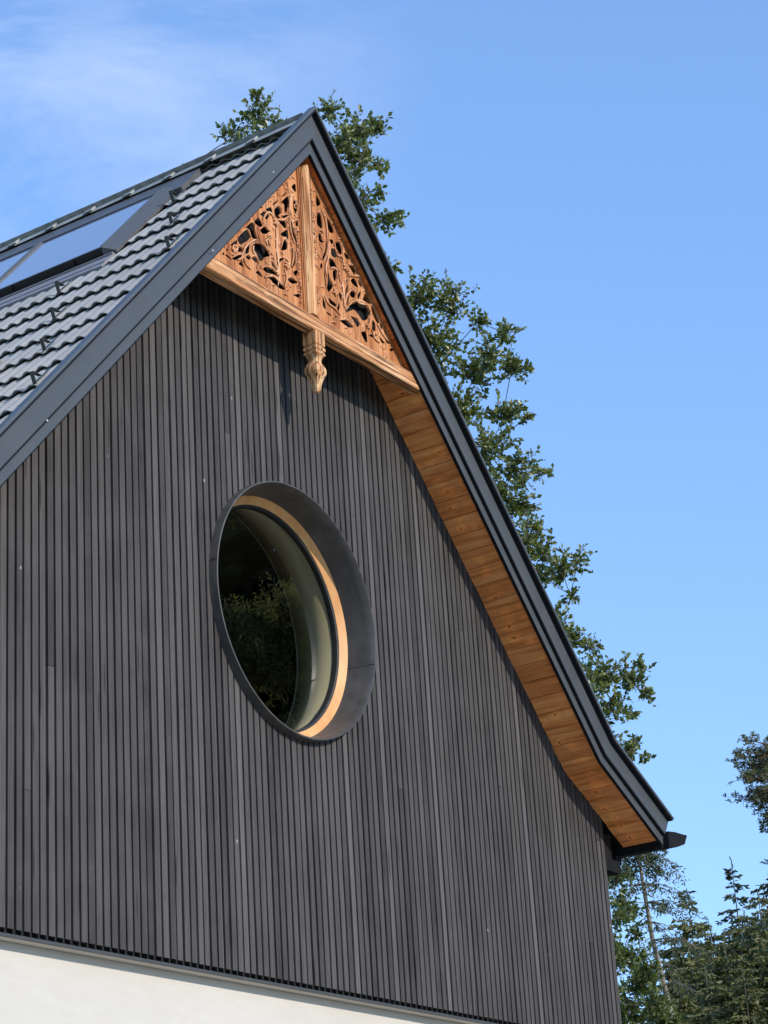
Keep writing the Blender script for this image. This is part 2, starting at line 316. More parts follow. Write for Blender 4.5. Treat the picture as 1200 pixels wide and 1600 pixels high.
HL=[[(-0.1543,9.7949),(-0.1039,9.8454),(-0.0962,9.7929),(-0.1062,9.7685)],[(-0.2859,9.6585),(-0.2179,9.7272),(-0.2189,9.7122),(-0.2718,9.6599)],[(-0.4004,9.5414),(-0.326,9.617),(-0.3378,9.588),(-0.3752,9.5477)],[(-0.4969,9.4523),(-0.4174,9.5134),(-0.4005,9.4611),(-0.4274,9.4683)],[(-0.5497,9.3959),(-0.5035,9.4394),(-0.4457,9.4267),(-0.4687,9.3885),(-0.5028,9.3879)],[(-0.6278,9.2999),(-0.57,9.3621),(-0.5258,9.3156),(-0.5612,9.2911)],[(-0.7234,9.2167),(-0.6458,9.289),(-0.6239,9.2128),(-0.5897,9.1625),(-0.6141,9.1568),(-0.6668,9.167),(-0.6985,9.1904)],[(-0.8219,9.0957),(-0.7228,9.1984),(-0.6782,9.152),(-0.7872,9.0559),(-0.8179,9.0585)],[(-0.9146,8.9975),(-0.8391,9.0702),(-0.8341,9.045),(-0.8621,9.0104)],[(-0.9706,8.9349),(-0.9367,8.9671),(-0.9448,8.9366)],[(-1.0118,8.885),(-0.9891,8.9166),(-0.982,8.8937)],[(-0.8424,8.9973),(-0.8146,9.0271),(-0.7756,9.0205),(-0.7899,9.0008),(-0.8237,8.9823)],[(-0.9747,8.893),(-0.9527,8.9095),(-0.8956,8.8924),(-0.9119,8.8857)],[(-0.8928,8.9086),(-0.7913,8.9778),(-0.7997,8.947),(-0.8541,8.9064),(-0.8803,8.9002)],[(-0.664,9.099),(-0.6216,9.1351),(-0.5534,9.1545),(-0.4873,9.1357),(-0.4557,9.1024),(-0.5188,9.067),(-0.5483,9.027),(-0.5893,9.0148),(-0.6133,9.0554),(-0.6524,9.0715)],[(-0.7531,9.0013),(-0.7189,9.0846),(-0.6946,9.0988),(-0.6904,9.0721),(-0.7026,9.0264),(-0.7299,8.9988)],[(-0.7411,8.9786),(-0.7182,8.9993),(-0.6859,8.9977),(-0.6929,8.9723),(-0.7254,8.9701)],[(-0.8274,8.8873),(-0.7994,8.9215),(-0.7742,8.9045),(-0.7753,8.886)],[(-0.6757,8.9968),(-0.6479,9.0174),(-0.6086,9.006),(-0.6235,8.9815),(-0.6564,8.9863)],[(-0.6344,8.9011),(-0.5993,8.929),(-0.5544,8.9015),(-0.5818,8.8904)],[(-0.5483,8.9596),(-0.5152,8.9916),(-0.4265,9.0047),(-0.3742,8.975),(-0.4222,8.9694),(-0.4977,8.9527)],[(-0.4989,8.9239),(-0.4503,8.9435),(-0.3754,8.946),(-0.2965,8.9035),(-0.3525,8.8858),(-0.433,8.8997),(-0.4658,8.9141)],[(-0.5034,9.1913),(-0.4744,9.2175),(-0.4491,9.1908),(-0.4581,9.1591),(-0.486,9.1474)],[(-0.5586,9.2682),(-0.501,9.3209),(-0.475,9.3038),(-0.4333,9.3169),(-0.4913,9.2642),(-0.5397,9.2482)],[(-0.3777,9.5081),(-0.34,9.5531),(-0.3056,9.5491),(-0.3012,9.5128),(-0.3312,9.4807),(-0.3038,9.4784),(-0.3472,9.4501),(-0.3737,9.4671)],[(-0.293,9.607),(-0.2026,9.6948),(-0.1997,9.6383),(-0.2273,9.5494),(-0.2548,9.5566),(-0.2583,9.603)],[(-0.3001,9.4955),(-0.2569,9.5142),(-0.2087,9.5418),(-0.2223,9.5101),(-0.266,9.4844)],[(-0.3342,9.4317),(-0.2621,9.4694),(-0.2402,9.4264),(-0.2668,9.4056),(-0.2937,9.4178)],[(-0.3191,9.336),(-0.2303,9.4118),(-0.2224,9.3297),(-0.2641,9.331)],[(-0.3193,9.2143),(-0.2701,9.3198),(-0.2407,9.2849),(-0.2479,9.2442),(-0.2915,9.2165)],[(-0.1393,9.6864),(-0.1152,9.697),(-0.093,9.6829),(-0.1006,9.5845),(-0.1237,9.5864),(-0.1442,9.6209)],[(-0.1843,9.6999),(-0.1588,9.7209),(-0.1795,9.6346),(-0.1737,9.5601),(-0.1524,9.5262),(-0.1691,9.5285),(-0.1934,9.5805)],[(-0.111,9.5248),(-0.0891,9.5382),(-0.0841,9.497),(-0.1088,9.4786),(-0.1189,9.4978)],[(-0.1907,9.5271),(-0.1726,9.4871),(-0.1431,9.4137),(-0.1099,9.3324),(-0.1267,9.3329),(-0.175,9.4001),(-0.1972,9.4765)],[(-0.1286,9.4465),(-0.1139,9.4567),(-0.0819,9.4507),(-0.0905,9.4157),(-0.1198,9.4111)],[(-0.1115,9.2935),(-0.0826,9.2938),(-0.086,9.2495),(-0.1027,9.2582)],[(-0.1622,9.2662),(-0.15,9.2429),(-0.1558,9.1648),(-0.1977,9.1101),(-0.2012,9.1557)],[(-0.1831,9.0919),(-0.1243,9.13),(-0.15,9.0678),(-0.1777,9.0706)],[(-0.256,9.0017),(-0.2196,9.0256),(-0.1365,9.0217),(-0.2018,8.9861),(-0.2432,8.9881)],[(-0.202,8.8998),(-0.1227,8.9359),(-0.1325,8.8993)],[(-0.0995,9.0042),(-0.0855,9.006),(-0.0887,8.9663),(-0.1053,8.9597)],[(-0.101,8.9115),(-0.0794,8.9239),(-0.0907,8.8965)],[(-0.3774,9.087),(-0.3327,9.1363),(-0.2905,9.149),(-0.3273,9.115),(-0.3576,9.0765),(-0.3737,9.042)],[(-0.4453,9.0658),(-0.4186,9.0581),(-0.3805,9.018),(-0.4009,9.019),(-0.4403,9.0401)],[(-0.7477,8.9328),(-0.7224,8.9158),(-0.7043,8.8914),(-0.7365,8.901)],[(-0.5904,9.2617),(-0.5796,9.2013),(-0.5496,9.1675),(-0.5697,9.1682),(-0.5927,9.205)],[(-0.2195,9.793),(-0.2288,9.8047),(-0.2319,9.8193),(-0.2249,9.8351),(-0.2232,9.8204),(-0.2215,9.8056)],[(-0.1936,9.7812),(-0.2025,9.7949),(-0.2049,9.811),(-0.1957,9.8274),(-0.1909,9.8114),(-0.1908,9.7952)],[(-0.1123,9.8835),(-0.1214,9.8897),(-0.1267,9.8993),(-0.1254,9.9118),(-0.121,9.9018),(-0.1165,9.8919)],[(-0.4809,9.0316),(-0.4863,9.0337),(-0.4929,9.0355),(-0.4994,9.0374),(-0.4911,9.0406),(-0.4849,9.038)],[(-0.6998,9.2644),(-0.7009,9.2794),(-0.6943,9.2911),(-0.6775,9.295),(-0.6853,9.2843),(-0.6933,9.2737)],[(-0.1908,9.3017),(-0.195,9.3147),(-0.1911,9.3247),(-0.176,9.3281),(-0.1828,9.3198),(-0.188,9.3106)],[(-0.2786,8.8778),(-0.2795,8.8948),(-0.2717,8.9078),(-0.2527,8.9122),(-0.264,8.9019),(-0.273,8.8898)],[(-0.5541,8.9778),(-0.5671,8.9728),(-0.5821,8.972),(-0.5968,8.9788),(-0.5817,8.982),(-0.5668,8.9811)],[(-0.4324,9.0983),(-0.4281,9.1022),(-0.4236,9.1071),(-0.4189,9.112),(-0.4204,9.1039),(-0.4254,9.0995)],[(-0.169,9.8578),(-0.1728,9.8626),(-0.1761,9.8687),(-0.1774,9.8758),(-0.1726,9.8704),(-0.1699,9.8639)],[(-0.3779,9.6333),(-0.3867,9.6288),(-0.3954,9.63),(-0.4022,9.639),(-0.3944,9.6342),(-0.3859,9.6323)],[(-0.3992,9.3361),(-0.4025,9.341),(-0.4049,9.3472),(-0.4049,9.354),(-0.4017,9.3481),(-0.3999,9.3418)],[(-0.2173,9.7504),(-0.2239,9.7531),(-0.2302,9.7578),(-0.2342,9.7651),(-0.2268,9.7616),(-0.2211,9.7562)],[(-0.1587,9.4945),(-0.1527,9.5022),(-0.1442,9.509),(-0.133,9.5115),(-0.139,9.5007),(-0.1483,9.4953)],[(-0.3062,9.1902),(-0.3117,9.1916),(-0.3182,9.1924),(-0.3248,9.193),(-0.3177,9.1956),(-0.3113,9.1943)],[(-0.3063,9.6678),(-0.3149,9.6805),(-0.3205,9.6966),(-0.3195,9.7144),(-0.3114,9.699),(-0.3072,9.6826)],[(-0.5646,9.4462),(-0.5545,9.4552),(-0.5412,9.462),(-0.5255,9.4622),(-0.5364,9.4493),(-0.5504,9.4446)],[(-0.3241,9.0009),(-0.3177,9.0064),(-0.3098,9.0119),(-0.3004,9.0149),(-0.3055,9.0043),(-0.3141,9.0)],[(-0.1488,8.9518),(-0.1401,8.9513),(-0.1305,8.9534),(-0.1213,8.9575),(-0.1295,8.9482),(-0.1393,8.9469)],[(-0.1394,9.7631),(-0.1503,9.7613),(-0.1605,9.7647),(-0.1673,9.7755),(-0.1569,9.7723),(-0.1473,9.7677)],[(-0.3866,9.2574),(-0.381,9.2577),(-0.3744,9.2585),(-0.3678,9.2589),(-0.3741,9.2528),(-0.3807,9.2528)],[(-0.4947,9.3494),(-0.5019,9.3475),(-0.5103,9.3468),(-0.5187,9.3492),(-0.5102,9.354),(-0.5019,9.3535)],[(-0.2087,9.4684),(-0.2136,9.474),(-0.2204,9.4792),(-0.2278,9.4837),(-0.2176,9.4826),(-0.2113,9.4769)],[(-0.3956,9.1461),(-0.3898,9.1561),(-0.3865,9.1687),(-0.3858,9.1821),(-0.3802,9.167),(-0.3845,9.1546)],[(-0.9709,8.9565),(-0.9747,8.9639),(-0.9798,8.972),(-0.9846,8.9804),(-0.9736,8.9755),(-0.9695,8.9668)],[(-0.906,8.9298),(-0.899,8.9316),(-0.8908,8.933),(-0.8824,8.9323),(-0.8902,8.9264),(-0.8986,8.926)],[(-0.2839,9.0329),(-0.28,9.0373),(-0.2768,9.0432),(-0.2743,9.0495),(-0.2732,9.041),(-0.277,9.0355)],[(-0.4358,9.5469),(-0.431,9.5518),(-0.4245,9.5554),(-0.4166,9.5561),(-0.4227,9.5515),(-0.4295,9.5485)],[(-0.3603,9.4149),(-0.3688,9.4177),(-0.3783,9.422),(-0.3864,9.4288),(-0.3742,9.4294),(-0.3654,9.4239)],[(-0.782,9.21),(-0.7755,9.2137),(-0.7685,9.2189),(-0.7617,9.2243),(-0.7661,9.2153),(-0.7735,9.2107)],[(-0.2006,9.2488),(-0.2005,9.2588),(-0.1968,9.2687),(-0.1879,9.276),(-0.1903,9.2655),(-0.195,9.2561)],[(-0.1336,8.9714),(-0.1421,8.987),(-0.1403,9.0021),(-0.1235,9.0133),(-0.1285,8.999),(-0.1322,8.9844)],[(-0.2748,9.747),(-0.272,9.7587),(-0.2643,9.7652),(-0.2509,9.7625),(-0.2598,9.7579),(-0.2682,9.7526)],[(-0.2164,9.4209),(-0.2202,9.4304),(-0.2184,9.4394),(-0.2085,9.4455),(-0.2106,9.4367),(-0.2136,9.4282)],[(-0.1527,9.8727),(-0.144,9.8783),(-0.1337,9.8795),(-0.1235,9.8733),(-0.1337,9.8714),(-0.1439,9.8716)],[(-0.866,8.974),(-0.8719,8.9756),(-0.8771,8.9795),(-0.8797,8.9862),(-0.8737,8.9833),(-0.869,8.9788)],[(-0.3201,8.8546),(-0.3073,8.86),(-0.2922,8.8619),(-0.2767,8.8571),(-0.2918,8.853),(-0.307,8.8526)],[(-0.4152,9.5854),(-0.4111,9.5941),(-0.4041,9.6021),(-0.394,9.607),(-0.3998,9.5978),(-0.4075,9.5905)],[(-0.225,8.9579),(-0.2325,8.9584),(-0.2403,8.9611),(-0.2465,8.9673),(-0.2379,8.9663),(-0.2306,8.9627)],[(-0.1718,9.7324),(-0.1826,9.7393),(-0.1891,9.7502),(-0.1876,9.7649),(-0.1823,9.7534),(-0.1769,9.742)],[(-0.5154,8.8457),(-0.5089,8.8543),(-0.5018,8.8648),(-0.4936,8.8744),(-0.4932,8.8579),(-0.5017,8.8486)],[(-0.4706,9.2516),(-0.461,9.2582),(-0.4502,9.2665),(-0.4388,9.2739),(-0.4444,9.258),(-0.4561,9.251)],[(-0.3138,9.6568),(-0.3202,9.66),(-0.3257,9.6654),(-0.3286,9.6732),(-0.3227,9.668),(-0.3177,9.6622)],[(-0.3367,9.2266),(-0.341,9.2377),(-0.3387,9.248),(-0.3269,9.2547),(-0.3314,9.2453),(-0.3349,9.2355)],[(-0.4532,8.8714),(-0.4459,8.8749),(-0.437,8.8773),(-0.4275,8.8767),(-0.4359,8.8714),(-0.4449,8.87)],[(-0.1246,9.529),(-0.1283,9.5331),(-0.132,9.5383),(-0.134,9.5445),(-0.1269,9.5412),(-0.124,9.5356)]]
HR=[[(0.158,9.8736),(0.2087,9.8122),(0.1494,9.7723)],[(0.153,9.7051),(0.1858,9.7264),(0.2042,9.6996),(0.2147,9.6278),(0.1957,9.5989),(0.1458,9.619)],[(0.2721,9.7193),(0.3328,9.6968),(0.3548,9.6364),(0.3046,9.615),(0.2772,9.659)],[(0.1553,9.5392),(0.1868,9.5457),(0.1939,9.5074),(0.2304,9.5227),(0.2131,9.4907),(0.1606,9.4796)],[(0.294,9.5548),(0.3369,9.5659),(0.3452,9.5416),(0.3122,9.5237)],[(0.373,9.5588),(0.4234,9.58),(0.451,9.5359),(0.442,9.4835),(0.4001,9.487),(0.3735,9.5175)],[(0.4742,9.5188),(0.5334,9.5155),(0.5344,9.4811),(0.4878,9.4827)],[(0.3081,9.4785),(0.3552,9.4911),(0.395,9.4661),(0.3491,9.4223),(0.308,9.4301)],[(0.2773,9.3877),(0.3301,9.3958),(0.3713,9.3439),(0.2818,9.321)],[(0.2474,9.523),(0.2654,9.4921),(0.2365,9.3975),(0.1959,9.3327),(0.1876,9.3568),(0.2296,9.4358)],[(0.3158,9.302),(0.3547,9.3179),(0.3576,9.2574),(0.3292,9.2186),(0.3114,9.2524)],[(0.5299,9.434),(0.5847,9.4495),(0.614,9.4196),(0.5994,9.379),(0.5591,9.4043)],[(0.5409,9.3105),(0.5918,9.3517),(0.6398,9.2948),(0.5856,9.287)],[(0.6412,9.3665),(0.6817,9.341),(0.6893,9.3092),(0.6516,9.3192)],[(0.5174,9.1917),(0.5529,9.2306),(0.5992,9.2241),(0.5802,9.1822),(0.5367,9.1719)],[(0.6807,9.1906),(0.7332,9.2848),(0.7962,9.2221),(0.7465,9.2026)],[(0.4422,9.0083),(0.5139,9.0976),(0.6157,9.1608),(0.724,9.1728),(0.7668,9.1273),(0.7349,9.0668),(0.6665,9.0266),(0.6264,9.0524),(0.5649,9.0764),(0.5201,9.0523)],[(0.3679,8.9147),(0.4545,8.9479),(0.5265,8.9321),(0.547,8.9263),(0.4706,8.8972)],[(0.5117,9.0039),(0.5972,9.0122),(0.6258,8.9795),(0.5906,8.9441),(0.5614,8.9712)],[(0.794,9.1973),(0.8244,9.1978),(0.8947,9.0997),(0.8574,9.0854),(0.809,9.1349)],[(0.6368,8.9179),(0.7041,8.9501),(0.7178,8.8734),(0.6845,8.8608)],[(0.7403,8.9413),(0.8574,8.9855),(0.8209,8.9484),(0.765,8.9301)],[(0.8,9.0838),(0.8377,9.0705),(0.8355,9.0076),(0.7911,8.9977)],[(0.9007,9.0942),(0.9316,9.093),(0.9273,9.052),(0.9065,9.0507)],[(0.9509,9.087),(0.996,9.0357),(0.9596,9.0334)],[(0.8748,8.9796),(0.9173,8.968),(0.9546,8.9474),(0.9029,8.9351)],[(0.9529,8.9965),(0.9922,8.9932),(1.0224,8.9671),(0.9775,8.96)],[(1.0039,8.9139),(1.04,8.9411),(1.0731,8.9395),(1.0365,8.9094)],[(1.0283,8.9729),(1.0435,8.9687),(1.0451,8.9472),(1.0278,8.9505)],[(1.0933,8.9298),(1.109,8.9072),(1.0945,8.9075)],[(0.1664,9.3059),(0.1901,9.2953),(0.1722,9.2539),(0.1527,9.2664)],[(0.2506,9.2624),(0.2707,9.2093),(0.3085,9.17),(0.2464,9.0978),(0.2261,9.1234),(0.2417,9.1839)],[(0.2365,9.0488),(0.3341,9.0332),(0.3215,9.0079),(0.2628,8.9985)],[(0.1646,9.015),(0.1933,8.9926),(0.1984,8.9343),(0.1593,8.9525)],[(0.4631,9.0842),(0.5076,9.177),(0.5177,9.1714),(0.4825,9.089)],[(0.1989,8.9225),(0.246,8.9233),(0.2652,8.9078),(0.2178,8.9056)],[(0.6225,9.2202),(0.6669,9.2794),(0.6678,9.2451),(0.6297,9.1845)],[(0.3685,9.1437),(0.4062,9.1451),(0.4112,9.0857),(0.3908,9.0913)],[(0.479,9.2354),(0.5089,9.2612),(0.4939,9.2138),(0.4498,9.1484)],[(0.1977,9.2613),(0.2148,9.2206),(0.2166,9.0994),(0.2014,9.161)],[(0.3392,8.9957),(0.3767,9.0646),(0.3793,9.0249),(0.3539,8.9744)],[(0.1494,9.094),(0.1576,9.1),(0.1679,9.1031),(0.1794,9.1008),(0.1691,9.0972),(0.1586,9.0951)],[(0.1832,9.0236),(0.1761,9.0262),(0.1682,9.03),(0.1616,9.0359),(0.1722,9.0367),(0.1795,9.0319)],[(0.0996,9.7554),(0.0898,9.7664),(0.0879,9.7795),(0.0982,9.7928),(0.0982,9.7797),(0.0984,9.7666)],[(0.1378,9.3239),(0.1249,9.3365),(0.1202,9.3527),(0.1297,9.3711),(0.1347,9.3549),(0.137,9.3383)],[(0.1064,9.8835),(0.0974,9.8897),(0.092,9.8993),(0.0934,9.9118),(0.0978,9.9018),(0.1022,9.8919)],[(0.294,8.8992),(0.2976,8.914),(0.3074,8.9253),(0.3247,8.9285),(0.3151,8.917),(0.3041,8.907)],[(0.4333,9.6196),(0.4277,9.6199),(0.4212,9.6202),(0.4148,9.6213),(0.4217,9.6242),(0.4281,9.6232)],[(0.7034,9.2644),(0.7024,9.2794),(0.7089,9.2911),(0.7257,9.295),(0.7179,9.2843),(0.7099,9.2737)],[(0.118,9.877),(0.1244,9.8834),(0.1328,9.8857),(0.1422,9.8816),(0.1335,9.8813),(0.125,9.8797)],[(0.1316,9.5553),(0.1364,9.5587),(0.141,9.5637),(0.1451,9.5691),(0.1443,9.5603),(0.1392,9.5559)],[(0.4039,9.3361),(0.4006,9.341),(0.3982,9.3472),(0.3982,9.354),(0.4014,9.3481),(0.4032,9.3418)],[(0.2294,9.7504),(0.2228,9.7531),(0.2165,9.7578),(0.2125,9.7651),(0.2199,9.7616),(0.2256,9.7562)],[(0.9684,8.8392),(0.9606,8.8516),(0.9572,8.8668),(0.9618,8.8832),(0.9653,8.868),(0.9674,8.8525)],[(0.6646,8.9482),(0.6673,8.9618),(0.6696,8.9779),(0.6734,8.9937),(0.681,8.9755),(0.6768,8.9598)],[(0.0829,9.6485),(0.0915,9.6594),(0.1003,9.673),(0.1093,9.6865),(0.1079,9.6676),(0.0978,9.6549)],[(0.136,9.6771),(0.1249,9.6888),(0.1194,9.7044),(0.1242,9.7224),(0.1298,9.7069),(0.1336,9.6909)],[(0.1079,9.4945),(0.114,9.5022),(0.1225,9.509),(0.1337,9.5115),(0.1277,9.5007),(0.1183,9.4953)],[(0.4725,9.2556),(0.4712,9.2735),(0.4787,9.2882),(0.4981,9.2947),(0.4895,9.2808),(0.4802,9.2673)],[(0.3418,8.9404),(0.3342,8.9413),(0.3256,8.9435),(0.318,8.9482),(0.3282,8.9509),(0.3364,8.9476)],[(0.0941,8.9518),(0.1028,8.9513),(0.1124,8.9534),(0.1217,8.9575),(0.1134,8.9482),(0.1037,8.9469)],[(0.7873,9.1338),(0.782,9.1448),(0.7746,9.1569),(0.7676,9.1692),(0.7847,9.1623),(0.7906,9.1493)],[(0.2492,9.7584),(0.2388,9.7638),(0.2297,9.7726),(0.2255,9.7854),(0.2373,9.779),(0.2452,9.7692)],[(0.5276,9.3494),(0.5204,9.3475),(0.512,9.3468),(0.5037,9.3492),(0.5121,9.354),(0.5205,9.3535)],[(0.2606,9.8093),(0.2509,9.8105),(0.2412,9.8149),(0.2342,9.8238),(0.2457,9.8227),(0.2547,9.8172)],[(0.1125,9.4707),(0.1013,9.4739),(0.0888,9.4789),(0.0778,9.4867),(0.0923,9.4861),(0.1042,9.4799)],[(0.1746,9.3401),(0.1674,9.3454),(0.1595,9.3521),(0.1534,9.3607),(0.166,9.3585),(0.1728,9.3508)],[(0.3947,9.1929),(0.4061,9.2025),(0.4181,9.2151),(0.43,9.2278),(0.4249,9.2081),(0.4118,9.1966)],[(0.1033,8.9714),(0.0948,8.987),(0.0966,9.0021),(0.1135,9.0133),(0.1085,8.999),(0.1047,8.9844)],[(0.9354,8.8971),(0.9219,8.8999),(0.906,8.9021),(0.8901,8.905),(0.9075,8.9104),(0.9232,8.9068)],[(0.0794,9.8895),(0.0766,9.8948),(0.0757,9.9011),(0.0782,9.9076),(0.0796,9.9013),(0.0799,9.895)],[(0.0879,9.5708),(0.0969,9.5741),(0.1073,9.5782),(0.118,9.5814),(0.1093,9.5724),(0.0985,9.5692)],[(0.3214,9.1864),(0.3281,9.1915),(0.3366,9.1956),(0.3463,9.1966),(0.3391,9.1891),(0.3302,9.186)],[(0.1906,9.4272),(0.1817,9.4388),(0.1698,9.451),(0.1583,9.4635),(0.18,9.4598),(0.1903,9.4462)],[(0.53,8.9765),(0.5152,8.9727),(0.5009,8.9763),(0.4909,8.9907),(0.5052,8.9875),(0.5188,8.9821)],[(0.4413,9.4235),(0.4301,9.4331),(0.4157,9.4427),(0.4017,9.4528),(0.4244,9.4541),(0.4374,9.4427)],[(0.2617,8.8546),(0.2745,8.86),(0.2896,8.8619),(0.3051,8.8571),(0.29,8.853),(0.2748,8.8526)],[(0.4042,9.5854),(0.4083,9.5941),(0.4153,9.6021),(0.4254,9.607),(0.4196,9.5978),(0.4119,9.5905)],[(0.1458,9.2449),(0.133,9.2495),(0.118,9.2546),(0.1039,9.2618),(0.1228,9.2658),(0.137,9.2589)],[(0.4866,8.8457),(0.4931,8.8543),(0.5002,8.8648),(0.5084,8.8744),(0.5088,8.8579),(0.5003,8.8486)],[(0.1172,9.4037),(0.1117,9.4128),(0.1119,9.4226),(0.1203,9.4313),(0.117,9.4219),(0.1159,9.4123)],[(0.0935,9.8487),(0.0881,9.8564),(0.0839,9.866),(0.0836,9.877),(0.0912,9.8684),(0.0942,9.8584)],[(0.4431,9.1203),(0.4283,9.1255),(0.4198,9.1368),(0.4219,9.1545),(0.4258,9.1405),(0.4334,9.1286)],[(0.1198,9.7621),(0.1123,9.7756),(0.1113,9.7912),(0.1202,9.8065),(0.1191,9.791),(0.1188,9.7755)],[(0.5301,9.386),(0.5218,9.3839),(0.5153,9.3867),(0.5128,9.3961),(0.5182,9.3914),(0.5242,9.3879)],[(0.1715,9.5668),(0.184,9.5752),(0.1986,9.5772),(0.2133,9.568),(0.1987,9.5637),(0.1841,9.5639)],[(0.4219,8.8714),(0.4292,8.8749),(0.4381,8.8773),(0.4475,8.8767),(0.4392,8.8714),(0.4301,8.87)]]
SL=[[(-0.7735,8.9764),(-0.7648,8.9426),(-0.7345,8.9103),(-0.6919,8.9016)],[(-0.7877,8.9183),(-0.7909,8.9542),(-0.757,9.0357),(-0.6896,9.1128),(-0.6212,9.1606),(-0.583,9.1577)],[(-0.385,8.8939),(-0.3663,9.0001),(-0.4011,9.062),(-0.4358,9.1239),(-0.4732,9.1465),(-0.4965,9.2131),(-0.426,9.2659)],[(-0.3635,9.0088),(-0.3695,9.1132),(-0.3785,9.2244),(-0.3729,9.3038),(-0.3806,9.3546)],[(-0.3055,8.9105),(-0.2765,8.9983),(-0.294,9.0676)],[(-0.2022,9.5405),(-0.1962,9.6218),(-0.1727,9.7033),(-0.1368,9.7192)],[(-0.2028,9.5324),(-0.2035,9.4459),(-0.1859,9.3753),(-0.1492,9.3284)],[(-0.3465,9.439),(-0.2761,9.4693),(-0.2088,9.5298)],[(-0.211,9.1169),(-0.1814,9.2062),(-0.1813,9.2838)],[(-0.5395,8.8997),(-0.4594,8.9434),(-0.4259,8.9456)],[(-0.6488,9.1035),(-0.6602,9.061),(-0.6245,9.0231),(-0.5999,8.9804),(-0.6248,8.9327)],[(-0.5311,9.3593),(-0.4698,9.4437),(-0.4134,9.4489),(-0.3936,9.4109)],[(-0.902,8.9677),(-0.8785,9.0073),(-0.8412,9.008),(-0.8598,8.963),(-0.8991,8.9243)],[(-0.8415,8.911),(-0.7744,8.9611),(-0.756,8.9986)],[(-0.322,9.1481),(-0.2538,9.1532),(-0.2456,9.1104)],[(-0.4586,8.9551),(-0.4036,8.947),(-0.3384,8.9201)]]
SR=[[(0.2054,9.7521),(0.2403,9.7216),(0.2605,9.6391),(0.2568,9.5581)],[(0.2568,9.5581),(0.2815,9.4892),(0.2592,9.3897),(0.2195,9.2837),(0.2275,9.22)],[(0.3494,9.5404),(0.3713,9.4587),(0.4372,9.4633),(0.4534,9.4132)],[(0.1874,9.0486),(0.2249,8.9972),(0.3082,8.9855),(0.3735,8.9554)],[(0.4476,9.0174),(0.4473,9.1066),(0.4951,9.1928),(0.5743,9.2582)],[(0.4676,9.0475),(0.5228,9.1194),(0.6186,9.1739),(0.7256,9.1876),(0.7731,9.1324),(0.7555,9.0464),(0.702,8.9529)],[(0.7772,8.9983),(0.8148,8.9336),(0.876,8.9227)],[(0.8561,9.0736),(0.9214,9.0133),(0.9896,8.9765)],[(0.2769,9.3015),(0.3305,9.329),(0.3796,9.304),(0.3999,9.2447)],[(0.4178,9.2519),(0.4281,9.1774),(0.433,9.0452)],[(0.5482,9.3497),(0.6394,9.3866),(0.6738,9.3776)],[(0.5834,9.1714),(0.6345,9.1576),(0.7613,9.1902)]]
FL=[[(-0.3773,9.4025),(-0.269,9.1008),(-0.3888,8.9985),(-0.8807,8.9691)]]
FR=[[(0.4735,9.3874),(0.3206,9.1236),(0.5227,9.3564),(0.7244,9.0007)]]
T1=[(10.73,7.96,18.94,0.28),(10.61,8.29,18.7,0.23),(9.43,6.7,17.6,0.22),(9.35,7.08,17.42,0.26),(10.19,8.8,18.16,0.08),(10.93,6.8,18.7,0.2),(11.11,6.52,18.28,0.34),(10.62,5.88,17.84,0.18),(11.14,6.51,17.82,0.29),(11.33,6.3,17.72,0.11),(10.88,6.65,18.01,0.27),(10.34,6.22,16.99,0.22),(11.03,6.38,17.1,0.21),(11.19,6.19,16.79,0.22),(11.89,6.39,17.17,0.11),(11.28,7.59,18.57,0.28),(11.25,7.83,18.01,0.37),(10.91,7.06,17.15,0.4),(11.21,6.66,16.42,0.27),(9.51,7.03,18.33,0.08),(10.39,5.76,16.73,0.1)]
T2=[(13.53,7.21,16.82,0.36),(13.81,6.83,16.69,0.36),(12.46,5.58,15.49,0.18),(12.78,5.32,15.35,0.22),(13.65,7.01,16.06,0.43),(13.92,6.56,15.48,0.39),(14.08,6.0,15.47,0.26),(13.15,5.82,15.33,0.25),(14.07,5.75,15.43,0.11),(13.72,6.71,14.84,0.39),(14.03,6.16,14.78,0.32),(13.41,5.47,14.31,0.12),(13.73,6.33,14.22,0.39),(13.98,6.0,13.89,0.33),(14.84,6.1,14.11,0.15),(15.06,7.06,14.09,0.38),(15.2,6.77,13.9,0.31),(14.65,6.22,13.18,0.24),(14.65,6.07,12.74,0.28),(14.51,5.68,12.42,0.29),(14.13,5.23,12.35,0.11),(14.19,5.44,11.87,0.12),(14.76,6.18,12.5,0.23),(12.05,6.66,16.56,0.11),(12.86,6.79,15.08,0.41),(13.52,7.36,16.23,0.38),(13.49,6.92,14.52,0.42),(13.97,6.85,13.85,0.42),(13.93,6.17,12.76,0.32)]
T3=[(15.55,6.27,11.75,0.26),(15.99,6.18,11.71,0.17),(16.31,6.2,11.37,0.32),(16.85,6.05,11.39,0.27),(16.47,5.64,11.44,0.12),(17.0,5.89,11.16,0.12),(14.92,5.38,10.44,0.25),(16.03,5.66,10.57,0.08),(16.94,6.48,10.63,0.13),(16.55,5.99,10.2,0.16),(17.21,6.11,10.29,0.08),(14.72,5.78,10.86,0.31),(15.78,6.11,10.5,0.28),(14.59,6.04,11.65,0.32),(16.29,6.09,9.93,0.14),(16.41,5.8,10.28,0.08)]
T4=[(21.14,8.82,9.49,0.24),(21.3,8.83,9.08,0.3),(19.44,7.96,8.42,0.2),(19.68,7.86,8.24,0.14),(21.37,8.85,8.19,0.3),(21.37,8.72,7.74,0.36),(21.25,8.88,7.34,0.38),(20.64,8.15,7.27,0.29),(21.12,8.39,7.88,0.21),(21.5,8.39,7.09,0.31),(20.68,8.78,8.09,0.31),(19.83,8.62,7.36,0.41),(20.01,8.7,8.62,0.41)]
